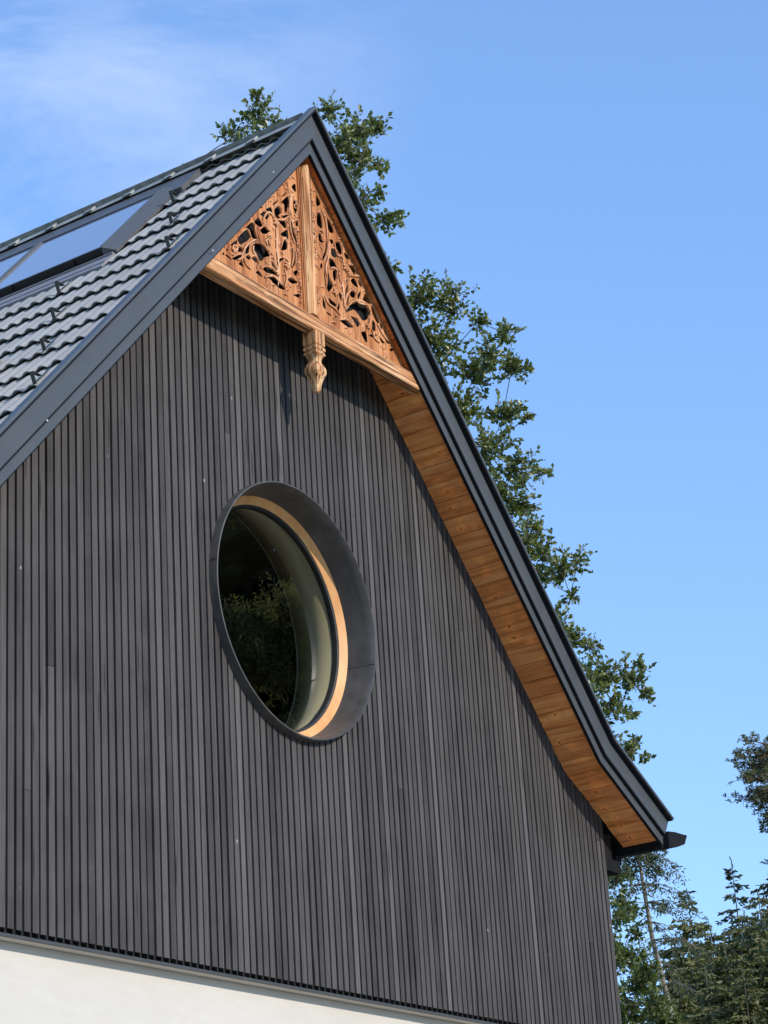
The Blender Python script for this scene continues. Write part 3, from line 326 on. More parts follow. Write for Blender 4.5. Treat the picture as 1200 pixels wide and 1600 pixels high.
# ---------------------------------------------------------------- ground and terrain
def grid(name, x0, x1, y0, y1, n, fz, mat, label=None):
    vs = []; fs = []
    for j in range(n+1):
        for i in range(n+1):
            x = x0+(x1-x0)*i/n; y = y0+(y1-y0)*j/n; vs.append((x, y, fz(x, y)))
    for j in range(n):
        for i in range(n): a = j*(n+1)+i; fs.append((a, a+1, a+n+2, a+n+1))
    b = MB(); b.add(vs, fs); o = b.build(name, mat, smooth=True); tag(o, kind='structure'); return o
def mat_ground():
    n = NT('meadow_ground'); v = n.coords(); a = n.noise(v, .4, 6, .6); b = n.noise(v, 14, 5, .7)
    c = n.mix(n.rng(a, .35, .7), (.07,.10,.03), (.13,.14,.05)); c = n.mix(n.rng(b, .4, .8, 0, .6), c, (.16,.15,.08)); n.bump(b, .6, .05); return n.set(c, .95, 0, .1)
grid('ground', -900, 900, -900, 900, 60, lambda x, y: 0.0, mat_ground())
def mat_gravel():
    n = NT('pale_gravel'); v = n.coords(); b = n.noise(v, 40, 6, .8); c = n.mix(n.rng(b, .3, .7), (.36,.32,.26), (.56,.51,.43)); n.bump(b, .8, .02); return n.set(c, .9, 0, .2)
grid('gravel_yard', -16, 9, -14, 9.0, 10, lambda x, y: 0.012, mat_gravel())

# ---------------------------------------------------------------- the house
APEX = 10.115; KX, KZ = 3.577, 6.213; LOWM = 0.557; EX = 4.51
MR = (APEX-KZ)/KX; THR = math.atan(MR); THL = math.atan(LOWM)
ML = 1.129
KZL = APEX-ML*KX; THLF = math.atan(ML)
def off(t, ex=EX, side=1):
    """rake line pushed outwards by t: apex, kink, end (right side)"""
    th, kz = (THR, KZ) if side > 0 else (THLF, KZL)
    bis = (th+THL)/2; kk = t/math.cos((th-THL)/2)
    k = (KX+kk*math.sin(bis), kz+kk*math.cos(bis))
    e = (ex, kz-LOWM*(ex-KX)+t/math.cos(THL))
    return [(0.0, APEX+t/math.cos((THR+THLF)/2)), k, e]
def rake(side, t0, t1, y0, y1, e0=EX, e1=EX, tone=.5, mb=None):
    A = off(t0, e0, side); B = off(t1, e1, side); poly = A + B[::-1]
    if side < 0: poly = [(-x, z) for x, z in poly]
    b = mb or MB()
    b.add([(x, y0, z) for x, z in poly] + [(x, y1, z) for x, z in poly],
          [(0,1,4,5),(1,2,3,4),(11,10,7,6),(10,9,8,7),(0,6,7,1),(1,7,8,2),(2,8,9,3),(3,9,10,4),(4,10,11,5),(5,11,6,0)], tone)
    return b
house = empty('gabled_house')
tag(house, 'dark slatted timber gable house with grey tiled roof and cream rendered base', 'house')
def under(x, t=0.0):
    """z of the rake line (offset t) above x"""
    ax = abs(x); k = off(t, 9, 1 if x > 0 else -1)
    if ax <= k[1][0]: return k[0][1] - (k[0][1]-k[1][1])*ax/k[1][0]
    return k[1][1] - LOWM*(ax-k[1][0])
CORNER = 4.163; WC = (0.0, 6.648); WR = 0.906   # window centre (x, z), ring radius
SLAT_B = 4.118
rnd = random.Random(11)
# slats
b = MB(); i0 = int(-CORNER/PITCH)-1
x = -CORNER
k = 0
grille = MB()
while x < CORNER-0.01:
    w = 0.0475+rnd.uniform(-.003, .003); gap = 0.0667*rnd.choice((.24,.27,.3,.34))-0.001+rnd.uniform(-.002,.002)
    if x+w > CORNER-.02: w = CORNER-x
    x1 = min(x+w, CORNER); gap = 0.0667-w if rnd.random() < .55 else gap
    yf = rnd.uniform(-.0015, .0025)
    segs = []
    zt0, zt1 = under(x, .045), under(x1, .045)
    cut = []
    # butt joint somewhere along this slat
    joints = [z for z in (SLAT_B+rnd.uniform(.5, 3.9),) if rnd.random() < .14]
    def seg(za0, za1, zb0, zb1):
        tone = min(1, max(0, rnd.gauss(.48, .22)))
        b.hexa([(x,yf,za0),(x1,yf,za1),(x1,.029,za1),(x,.029,za0),(x,yf,zb0),(x1,yf,zb1),(x1,.028,zb1),(x,.028,zb0)], tone)
    def span(za0, za1, zb0, zb1):
        js = [j for j in joints if max(za0, za1)+.05 < j < min(zb0, zb1)-.05]
        if js: seg(za0, za1, js[0]-.0015, js[0]-.0015); seg(js[0]+.0015, js[0]+.0015, zb0, zb1)
        else: seg(za0, za1, zb0, zb1)
    rr = WR-.012
    def ch(xx): return math.sqrt(max(0, rr*rr-(xx-WC[0])**2))
    xs = [x]+[e for e in (WC[0]-rr, WC[0]+rr) if x+.0005 < e < x1-.0005]+[x1]; xf0, xf1 = x, x1
    for xa_, xb_ in zip(xs, xs[1:]):
        x, x1 = xa_, xb_; t0_, t1_ = under(x, .045), under(x1, .045)
        if abs((x+x1)/2-WC[0]) < rr:
            c0, c1 = ch(x), ch(x1)
            span(SLAT_B, SLAT_B, WC[1]-c0, WC[1]-c1); span(WC[1]+c0, WC[1]+c1, t0_, t1_)
        else: span(SLAT_B, SLAT_B, t0_, t1_)
    x, x1 = xf0, xf1
    grille.box((x1-.002, .006, 4.088), (x1+max(gap, .01)*.8, .02, SLAT_B+.004))
    x = x1+gap; k += 1
clad = b.build('slatted_cladding', m_slat, house, tone=True)
grille.box((-CORNER, .0065, 4.0825), (CORNER, .0195, 4.090)); grille.build('ventilation_grille', m_grille, house)
# backing with a round hole, wall core
def circle(r, n=64, cx=WC[0], cz=WC[1]): return [(cx+r*math.cos(2*math.pi*i/n), cz+r*math.sin(2*math.pi*i/n)) for i in range(n)]
gable = [(-CORNER+.02, 4.083), (CORNER-.02, 4.083), (CORNER-.02, under(CORNER, .05)), (KX, under(KX, .05)), (0, under(0, .05)), (-KX, under(-KX, .05)), (-CORNER+.02, under(-CORNER, .05))]
sheet_with_holes('gable_wall', gable, [circle(.90)], .06, .056, m_black, house)
b = MB()
for s in (-1, 1): b.box((s*CORNER-(.02 if s < 0 else .2), .034, .0), (s*CORNER+(.2 if s < 0 else .02), 8.0, 5.75)) if False else b.box((min(s*(CORNER-.2), s*(CORNER-.004)), .10, .0), (max(s*(CORNER-.2), s*(CORNER-.004)), 8.0, 5.72))
b.prism([(-CORNER+.2, 0), (CORNER-.2, 0), (CORNER-.2, 5.7), (KX, under(KX, .03)), (0, under(0, .03)), (-KX, under(-KX, .03)), (-CORNER+.2, 5.6)], 7.8, 8.0)
b.build('side_wall', mat_flat('dark_side_cladding', (.07,.066,.064), .8), house)
# rendered base wall + flashing
b = MB(); b.box((-CORNER+.0, .075, -.05), (CORNER-.0, .098, 4.064)); b.box((-CORNER, .098, -.05), (CORNER, .3, 4.0))
b.build('rendered_wall', m_stucco, house)
b = MB(); b.box((-CORNER, .0, 4.0655), (CORNER, .0745, 4.074)); b.build('render_soffit', m_stucco, house)
b = MB(); b.box((-CORNER-.01, -.024, 4.064), (CORNER+.01, -.004, 4.082)); b.box((-CORNER-.01, -.004, 4.0745), (CORNER+.01, .03, 4.082)); b.build('drip_flashing', m_flash, house, bevel=.001)
# rake boards
for s in (-1, 1):
    b = rake(s, 0, .088, -.356, -.328, EX, EX+.02); rake(s, .081, .222, -.383, -.3605, EX+.01, EX+.09, mb=b); rake(s, .0885, .13, -.36, -.3285, EX, EX, mb=b)
    o = b.build('barge_board', m_metal, house, bevel=.002); recalc(o)
    b = rake(s, .236, .256, -.428, -.3605, EX+.10, EX+.12)
    g_ = rake(s, .2225, .2355, -.424, -.362, EX+.09, EX+.095); rake(s, .069, .0805, -.381, -.3565, EX+.0, EX+.006, mb=g_); rake(s, -.004, -.0005, -.355, -.3285, EX, EX, mb=g_)  # added strips: shade under capping and boards painted as black
    o = g_.build('underside_shade_strip', m_under_shade, house); recalc(o)
    o = b.build('verge_capping', m_metal_light, house, bevel=.003); recalc(o)
# soffit boards
for s in (-1, 1):
    b = MB(); A = off(.024, EX-.02, s); seglen = []
    pts = [Vector((x_, z_)) for x_, z_ in A]; L1 = (pts[1]-pts[0]).length; L2 = (pts[2]-pts[1]).length
    def at(d): return pts[0].lerp(pts[1], d/L1) if d <= L1 else pts[1].lerp(pts[2], min(1, (d-L1)/L2))
    marks = []; d = .06
    while d < L1-.03: marks.append(d); d += .1485
    marks = [0]+marks+[L1]; d = L1+.1485
    while d < L1+L2-.04: marks.append(d); d += .1485
    marks.append(L1+L2)
    for a_, c_ in zip(marks, marks[1:]):
        p0 = at(a_+.0022); p1 = at(c_-.0022); nn = Vector((p1.y-p0.y, -(p1.x-p0.x))).normalized()*-.018
        yb = -rnd.uniform(-.006, .004); tone = rnd.random()
        P = []
        for off_ in (Vector((0,0)), nn):
            for q in (p0, p1): P.append((s*(q+off_).x, (q+off_).y))
        (ax_, az_), (bx_, bz_), (cx_, cz_), (dx_, dz_) = P
        b.hexa([(ax_,-.327,az_),(bx_,-.327,bz_),(bx_,yb,bz_),(ax_,yb,az_),(cx_,-.327,cz_),(dx_,-.327,dz_),(dx_,yb,dz_),(cx_,yb,cz_)], tone)
    o = b.build('soffit_boards', m_soffit, house, tone=True); recalc(o)
    b = rake(s, .05, .13, -.326, .06, EX-.02, EX-.02)
    o = b.build('rafter_lining', m_black, house); recalc(o)
# eaves
for s in (-1, 1):
    b = MB()
    def bx(a, c): b.box((min(s*a[0], s*c[0]), a[1], a[2]), (max(s*a[0], s*c[0]), c[1], c[2]))
    bx((EX-.02, -.354, 5.668), (EX+.012, 8.0, 5.80)); o = b.build('eaves_board', m_gutter, house)
    b = MB(); P_ = [(EX+.014, 5.80), (EX+.014, 5.668), (EX+.16, 5.692), (EX+.300, 5.738), (EX+.362, 5.822), (EX+.350, 5.828), (EX+.292, 5.750), (EX+.155, 5.706), (EX+.026, 5.682), (EX+.026, 5.80)]
    if s < 0: P_ = [(-x_, z_) for x_, z_ in P_][::-1]
    b.prism(P_, -.40, 8.0); Q = [(EX+.014, 5.80), (EX+.014, 5.668), (EX+.16, 5.692), (EX+.300, 5.738), (EX+.361, 5.821), (EX+.14, 5.815)]
    if s < 0: Q = [(-x_, z_) for x_, z_ in Q][::-1]
    b.prism(Q, -.405, -.4)
    o = b.build('gutter', m_gutter, house); recalc(o)
    b = MB(); bx((CORNER+.001, .0, 5.50), (CORNER+.245, 8.0, 5.60)); bx((CORNER+.001, .002, 5.6005), (CORNER+.12, 7.99, 5.80)); o = b.build('eaves_box', m_gutter, house)
    b = MB(); bx((CORNER+.246, .03, 5.60), (EX-.021, 7.99, 5.66)); b.build('eaves_soffit', m_gutter, house)

# roof tiles
TO = .256-.06/1.0       # crest plane sits below the capping line
CAPT = .256
ROOF = off(CAPT, EX+.13)
RPS = {sd_: [Vector(q) for q in off(CAPT, EX+.13, sd_)] for sd_ in (-1, 1)}; RP = RPS[-1]; RL1 = (RP[1]-RP[0]).length; RL2 = (RP[2]-RP[1]).length
NS = {-1: Vector((math.sin(THLF), math.cos(THLF))), 1: Vector((math.sin(THR), math.cos(THR)))}; N2 = Vector((math.sin(THL), math.cos(THL)))
def roofpt(side, s_, y, o):
    RP = RPS[side]; N1 = NS[side]
    if s_ <= RL1: q = RP[0].lerp(RP[1], s_/RL1)+N1*o
    else:
        f = min(1, (s_-RL1)/.25); q = RP[1]+(RP[2]-RP[1]).normalized()*(s_-RL1)+(N1.lerp(N2, f)).normalized()*o
    return (side*q.x, y, q.y)
BASE = -.105; WAVE = .1185; GAUGE = .328; S0 = .172
YF, YB = -.359, 8.05
def wavef(y):
    ph = (y/WAVE) % 1.0
    return max(0.0, math.sin(math.pi*ph/.72))**.8 if ph < .72 else 0.0
def tiles(side, name):
    b = MB(); nper = 10; r_ = random.Random(5)
    tot = RL1+RL2-.03; ks = [S0+GAUGE*i for i in range(0, 60) if S0+GAUGE*i < tot]; ks.append(tot)
    prev = .02
    for ki, s1 in enumerate(ks):
        s0 = max(.0, prev-.03)
        y0, y1 = YF, YB
        if side < 0 and s1 < 1.83:
            ya = .61; ranges = [(y0, ya)]
        else: ranges = [(y0, y1)]
        for ya, yb in ranges:
            n = int((yb-ya)/WAVE*nper)
            per_tile = {}
            rows = []
            base_i = len(b.v)
            for i in range(n+1):
                y = ya+(yb-ya)*i/n; w = wavef(y); ti = int((y+10)/(WAVE*3)); ts = per_tile.setdefault(ti, (r_.uniform(-.004, .004), r_.uniform(-.002, .003), r_.random()))
                top = BASE+.001+w*.009; bot = BASE+.024+w*.021+ts[1]; sb = s1+ts[0]
                b.v += [roofpt(side, s0, y, top), roofpt(side, (s0+s1)/2, y, (top+bot)/2+w*.003), roofpt(side, sb, y, bot), roofpt(side, sb+.001, y, bot-.006), roofpt(side, sb-.045, y, BASE+.007+w*.008)]
            for i in range(n):
                ti = int(((ya+(yb-ya)*(i+.5)/n)+10)/(WAVE*3)); tn = per_tile.get(ti, (0,0,.5))[2]
                for j in range(4):
                    a = base_i+i*5+j; b.f.append((a, a+1, a+6, a+5)); b.t.append(tn)
        prev = s1
    o = b.build(name, m_tile, house, tone=True, smooth=True); recalc(o)
    me = o.data
    try:
        md = o.modifiers.new('edges', 'EDGE_SPLIT'); md.split_angle = R(35)
    except Exception: pass
    return o
tiles(-1, 'roof_tiles'); tiles(1, 'roof_tiles')
# roof deck under the tiles
for s in (-1, 1):
    b = rake(s, .06, .12, -.3275, 8.0, EX, EX); o = b.build('roof_deck', m_black, house); recalc(o)
# ridge tiles
RZ = ROOF[0][1]-.078
y = .87-.4*3
b = None
ridge = MB(); yy = y; idx = 0
while yy < 8.0:
    y0 = max(yy, -.30); y1 = yy+.4
    def prof(r, dz): return [(-r*1.0, RZ-.088+dz), (-r*.8, RZ-.052+dz), (-r*.42, RZ-.014+dz), (0, RZ+dz), (r*.42, RZ-.014+dz), (r*.8, RZ-.052+dz), (r*1.0, RZ-.088+dz)]
    def sect(ya, yb, ra, rb, da, db, tone=.5):
        A = prof(ra, da); B = prof(rb, db); n = len(A)
        ridge.add([(x_, ya, z_) for x_, z_ in A]+[(x_, yb, z_) for x_, z_ in B], [(i, i+1, n+i+1, n+i) for i in range(n-1)]+[tuple(range(n-1, -1, -1)), tuple(range(n, 2*n))], tone)
    if y1 > -.28:
        sect(y0, y1, .112, .106, 0, -.004)
        if yy > -.28: sect(yy-.01, yy+.075, .119, .116, .012, .006)
    yy += .4; idx += 1
o = ridge.build('ridge_tiles', m_ridge, house, bevel=.004); recalc(o)

# solar collectors set into the left slope
def q8(side, s0, s1, y0, y1, o0, o1, mb, tone=.5, s0b=None, s1b=None):
    P = [roofpt(side, s0, y0, o0), roofpt(side, s1, y0, o0), roofpt(side, s1, y1, o0), roofpt(side, s0, y1, o0),
         roofpt(side, s0 if s0b is None else s0b, y0, o1), roofpt(side, s1 if s1b is None else s1b, y0, o1), roofpt(side, s1 if s1b is None else s1b, y1, o1), roofpt(side, s0 if s0b is None else s0b, y1, o1)]
    mb.hexa(P, tone)
GO = -.018; GS0, GS1 = .61, 1.55; GY = .765; GW = 1.17
for k in range(3):
    ya = GY+k*(GW+.02); yb = ya+GW
    b = MB(); q8(-1, GS0-.04, GS0, ya-.0, yb, BASE, GO+.010, b); q8(-1, GS1, GS1+.02, ya, yb, BASE, GO+.006, b)
    q8(-1, GS0+.001, GS1-.001, ya, ya+.026, BASE, GO+.010, b); q8(-1, GS0+.001, GS1-.001, yb-.026, yb, BASE, GO+.010, b)
    q8(-1, GS0+.001, GS1-.001, ya+.027, yb-.027, BASE, GO-.03, b)
    fr = b.build('solar_collector', m_cframe, house, bevel=.0015); recalc(fr)
    b = MB(); q8(-1, GS0+.001, GS1-.001, ya+.0265, yb-.0265, GO-.010, GO, b); g = b.build('glass', m_coll, fr); recalc(g)
    b = MB()
    q8(-1, GS1+.021, GS1+.035, ya+.002, yb-.002, BASE+.012, GO+.004, b, s1b=GS1+.028)
    q8(-1, GS1+.0355, GS1+.045, yb-.30, yb-.28, BASE+.03, GO+.008, b); q8(-1, GS1+.0355, GS1+.045, yb-.90, yb-.88, BASE+.03, GO+.008, b)
    o = b.build('lower_skirt', m_cblack, fr); recalc(o)
b = MB(); q8(-1, GS0-.06, GS1+.05, GY-.17, GY-.002, BASE+.035, GO+.002, b)
# side flashing tapers down to the tiles
b = MB()
P = [roofpt(-1, GS0-.1, GY-.12, BASE+.02), roofpt(-1, GS1+.06, GY-.12, BASE+.02), roofpt(-1, GS1+.06, GY-.001, BASE+.02), roofpt(-1, GS0-.1, GY-.001, BASE+.02),
     roofpt(-1, GS0-.1, GY-.12, BASE+.042), roofpt(-1, GS1+.06, GY-.12, BASE+.042), roofpt(-1, GS1+.034, GY-.001, GO+.008), roofpt(-1, GS0-.1, GY-.001, GO+.008)]
b.hexa(P); o = b.build('side_flashing', m_cframe, house); recalc(o)
b = MB(); q8(-1, GS0-.40, GS0-.042, GY-.18, 6, BASE, BASE+.06, b); o = b.build('top_flashing', m_cframe, house); recalc(o)
b = MB(); q8(-1, GS1+.05, 1.83, GY-.10, 6.0, BASE+.01, BASE+.030, b); q8(-1, GS1+.07, GS1+.085, GY-.095, 6.0, BASE+.0305, BASE+.042, b); q8(-1, 1.755, 1.765, GY-.095, 6.0, BASE+.0305, BASE+.036, b)
o = b.build('apron_flashing', m_apron, house); recalc(o)
# snow hooks
hook = MB()
def mkhook(s_, y):
    b = MB(); w = .014; f0 = BASE+.035; ap = BASE+.112
    def strip(sa, oa, sb, ob, th, ww):
        d = Vector((sb-sa, ob-oa)).normalized(); nn = Vector((-d.y, d.x))*th
        b.hexa([roofpt(-1, sa, y-ww, oa), roofpt(-1, sb, y-ww, ob), roofpt(-1, sb, y+ww, ob), roofpt(-1, sa, y+ww, oa),
                roofpt(-1, sa+nn.x, y-ww, oa+nn.y), roofpt(-1, sb+nn.x, y-ww, ob+nn.y), roofpt(-1, sb+nn.x, y+ww, ob+nn.y), roofpt(-1, sa+nn.x, y+ww, oa+nn.y)])
    strip(s_+.012, f0+.005, s_-.022, ap, .004, w); strip(s_-.024, ap, s_-.075, f0+.02, .004, w); strip(s_-.20, f0+.005, s_+.012, f0+.010, .003, w*.8)
    return b
k_s = lambda k: S0+GAUGE*k
for kk, y in ((12,-.12),(10,.20),(8,.51),(6,.86),(6,-.12),(4,.20),(2,.53)):
    o = mkhook(k_s(kk), y).build('snow_hook', m_hook, house); recalc(o)

# ---------------------------------------------------------------- round window
cx, cz = WC
b = MB(); b.ringsweep([(WR, -.064), (WR+.004, .0), (WR+.004, .03), (WR-.012, .03), (WR-.034, .158), (WR-.046, .158), (WR-.024, .0), (WR-.012, -.062), (WR-.008, -.066)], cx, cz, 160)
win = b.build('round_window', m_ring, house, smooth=True); recalc(win); win.modifiers.new('e', 'EDGE_SPLIT').split_angle = R(40)
for a in (R(172), R(-12)):
    b = MB()
    ca, sa_ = math.cos(a), math.sin(a); t_ = Vector((-sa_, 0, ca)); r_ = Vector((ca, 0, sa_)); c0 = Vector((cx, 0, cz))
    for ra, ya, yb in ((WR+.0045, -.066, 0),):
        p_ = c0+r_*ra; q0 = p_+Vector((0, ya, 0)); q1 = p_+Vector((0, yb, 0)); b.bar(q0, q1, .004, .003, up=tuple(r_))
    if a < 0: b.bar(c0+r_*(WR-.0145)+Vector((0,-.066,0)), c0+r_*(WR-.047)+Vector((0,.155,0)), .004, .004, up=tuple(r_))
    b.build('ring_seam', m_ring, win)
b = MB(); b.ringsweep([(WR-.0465, .15), (WR-.1, .186), (WR-.1, .23), (WR-.0465, .22)], cx, cz, 160)
o = b.build('window_frame', m_frame, win, smooth=True); recalc(o); o.modifiers.new('e', 'EDGE_SPLIT').split_angle = R(40)
b = MB(); b.ringsweep([(WR-.1005, .188), (WR-.116, .194), (WR-.118, .235), (WR-.1005, .235)], cx, cz, 160)
o = b.build('gasket', m_rubber, win, smooth=True); recalc(o); o.modifiers.new('e', 'EDGE_SPLIT').split_angle = R(40)
b = MB(); n_ = 96
b.add([(cx+.792*math.cos(2*math.pi*i/n_), .215, cz+.792*math.sin(2*math.pi*i/n_)) for i in range(n_)], [tuple(range(n_))]); b.build('window_pane', m_glass, win)
b = MB(); b.ringsweep([(.795, .24), (.955, .66, .06), (1.0, .66, .06), (.93, .24)], cx, cz, 128); o = b.build('window_reveal', m_reveal, win, smooth=True); recalc(o)
# the dark room behind
b = MB()
outer = [(-2.9, 4.4), (2.9, 4.4), (2.9, 7.9), (-2.9, 7.9)]
sheet_with_holes('room_wall', outer, [circle(.95, 64, cx, cz+.06)], .665, .006, m_room, house)
b.box((-2.9, .70, 4.3), (2.9, 5.5, 4.4)); b.box((-2.9, .70, 7.9), (2.9, 5.5, 8.0)); b.box((-3.0, .67, 4.3), (-2.9, 5.5, 8)); b.box((2.9, .67, 4.3), (3.0, 5.5, 8)); b.box((-3, 5.5, 4.3), (3, 5.6, 8))
b.build('room_lining', m_room, house)

# ---------------------------------------------------------------- carved gable ornament
PY = -.2816                                   # face plane of the pierced panels
BT, BB = 8.795, 8.672                         # beam top and bottom
b = MB()
TOPZ = off(.02)[0][1]; xe_b = (TOPZ-BB)/MR; xe_t = (TOPZ-BT)/MR; xl_b = (TOPZ-BB)/ML; xl_t = (TOPZ-BT)/ML
nseg = 40
def wob(i, s_): return noise.noise(Vector((i*.45, s_, 0)))*.004
vs = []; fs = []
for i in range(nseg+1):
    f = i/nseg; xb = -xl_b+(xl_b+xe_b)*f; xt = -xl_t+(xl_t+xe_t)*f
    vs += [(xb, -.334+wob(i, 1), BB+wob(i, 2)+.006), (xb, -.326+wob(i, 1), BB+wob(i, 3)), (xb, -.245, BB+wob(i, 4)), (xt, -.245, BT), (xt, -.318, BT+wob(i, 6)*.3), (xt, -.330+wob(i, 5), BT-.012+wob(i, 6))]
for i in range(nseg):
    for j in range(6): a = i*6+j; c_ = i*6+(j+1) % 6; fs.append((a, c_, c_+6, a+6))
fs += [(0,1,2,3,4,5), tuple(nseg*6+j for j in (5,4,3,2,1,0))]
b.add(vs, fs); orn = b.build('gable_ornament', m_beam, house); recalc(orn)
# moulding strip above the beam
b = MB(); xm = (off(.02)[0][1]-8.81)/MR-.01; b.box((-xm+.03, -.300, 8.797), (xm, -.262, 8.812)); b.build('moulding', m_carved, orn, bevel=.003)
# centre post with chamfered faces
PT = 10.02
b = MB(); hw = .046; PX = -.014; sect = [(-hw, -.262), (-hw, -.306), (-hw*.6, -.336), (hw*.6, -.336), (hw, -.306), (hw, -.262)]
rows = 24; vs = []; fs = []
for i in range(rows+1):
    z = BT+.001+(PT-BT)*i/rows; ws = 1 if i < rows-2 else (.8 if i == rows-1 else (.95 if i == rows-2 else .35))
    for j, (x_, y_) in enumerate(sect): vs.append((PX+x_*ws+noise.noise(Vector((i*.6, j*1.7, 3)))*.004, y_+noise.noise(Vector((i*.6, j*1.7, 9)))*.004, z))
for i in range(rows):
    for j in range(6): a = i*6+j; c_ = i*6+(j+1) % 6; fs.append((a, c_, c_+6, a+6))
fs += [tuple(range(6)), tuple(rows*6+j for j in range(5, -1, -1))]
b.add(vs, fs); o = b.build('centre_post', m_post, orn, bevel=.003); recalc(o)
b = MB()
for sx in (-1, 1):
    for k_, (xa, xb) in enumerate(((.049, .056), (.060, .070))):
        zt = min(PT, off(.02)[0][1]-ML*(xb+.02)-.02); b.box((PX+min(sx*xa, sx*xb), -.300+.006*k_, 8.813), (PX+max(sx*xa, sx*xb), -.262, zt))
b.build('post_bead', m_carved, orn, bevel=.003)
# pendant
b = MB()
def sq(z, h, r=0.0, n=32):
    """square with half width h, corners rounded by r"""
    pts = []
    for i in range(n):
        a = 2*math.pi*i/n; c_, s_ = math.cos(a), math.sin(a); m_ = max(abs(c_), abs(s_)); k_ = (1-r)*(h/m_)+r*h*1.08; pts.append((.018+k_*c_, -.285+k_*s_, z))
    return pts
prof_ = [(8.671,.056,0),(8.571,.056,0),(8.566,.049,0),(8.560,.049,0),(8.554,.057,0),(8.530,.057,0),(8.526,.050,0),(8.514,.050,0),(8.510,.056,0),(8.497,.056,0),(8.490,.049,.1),(8.474,.040,.2),(8.455,.036,.3),(8.440,.037,.35),(8.425,.045,.3),(8.405,.056,.35),(8.385,.062,.38),(8.36,.062,.38),(8.335,.053,.32),(8.312,.041,.25),(8.29,.035,.3),(8.265,.030,.25),(8.235,.026,.2),(8.215,.019,.2),(8.206,.008,.2)]
N_ = 32; vs = []; fs = []
for z, h, r_ in prof_: vs += sq(z, h, r_)
for i in range(len(prof_)-1):
    for j in range(N_): a = i*N_+j; c_ = i*N_+(j+1) % N_; fs.append((a, c_, c_+N_, a+N_))
fs += [tuple(range(N_)), tuple((len(prof_)-1)*N_+j for j in range(N_-1, -1, -1))]
b.add(vs, fs); o = b.build('pendant_finial', m_post, orn, smooth=False, bevel=.0015); recalc(o)
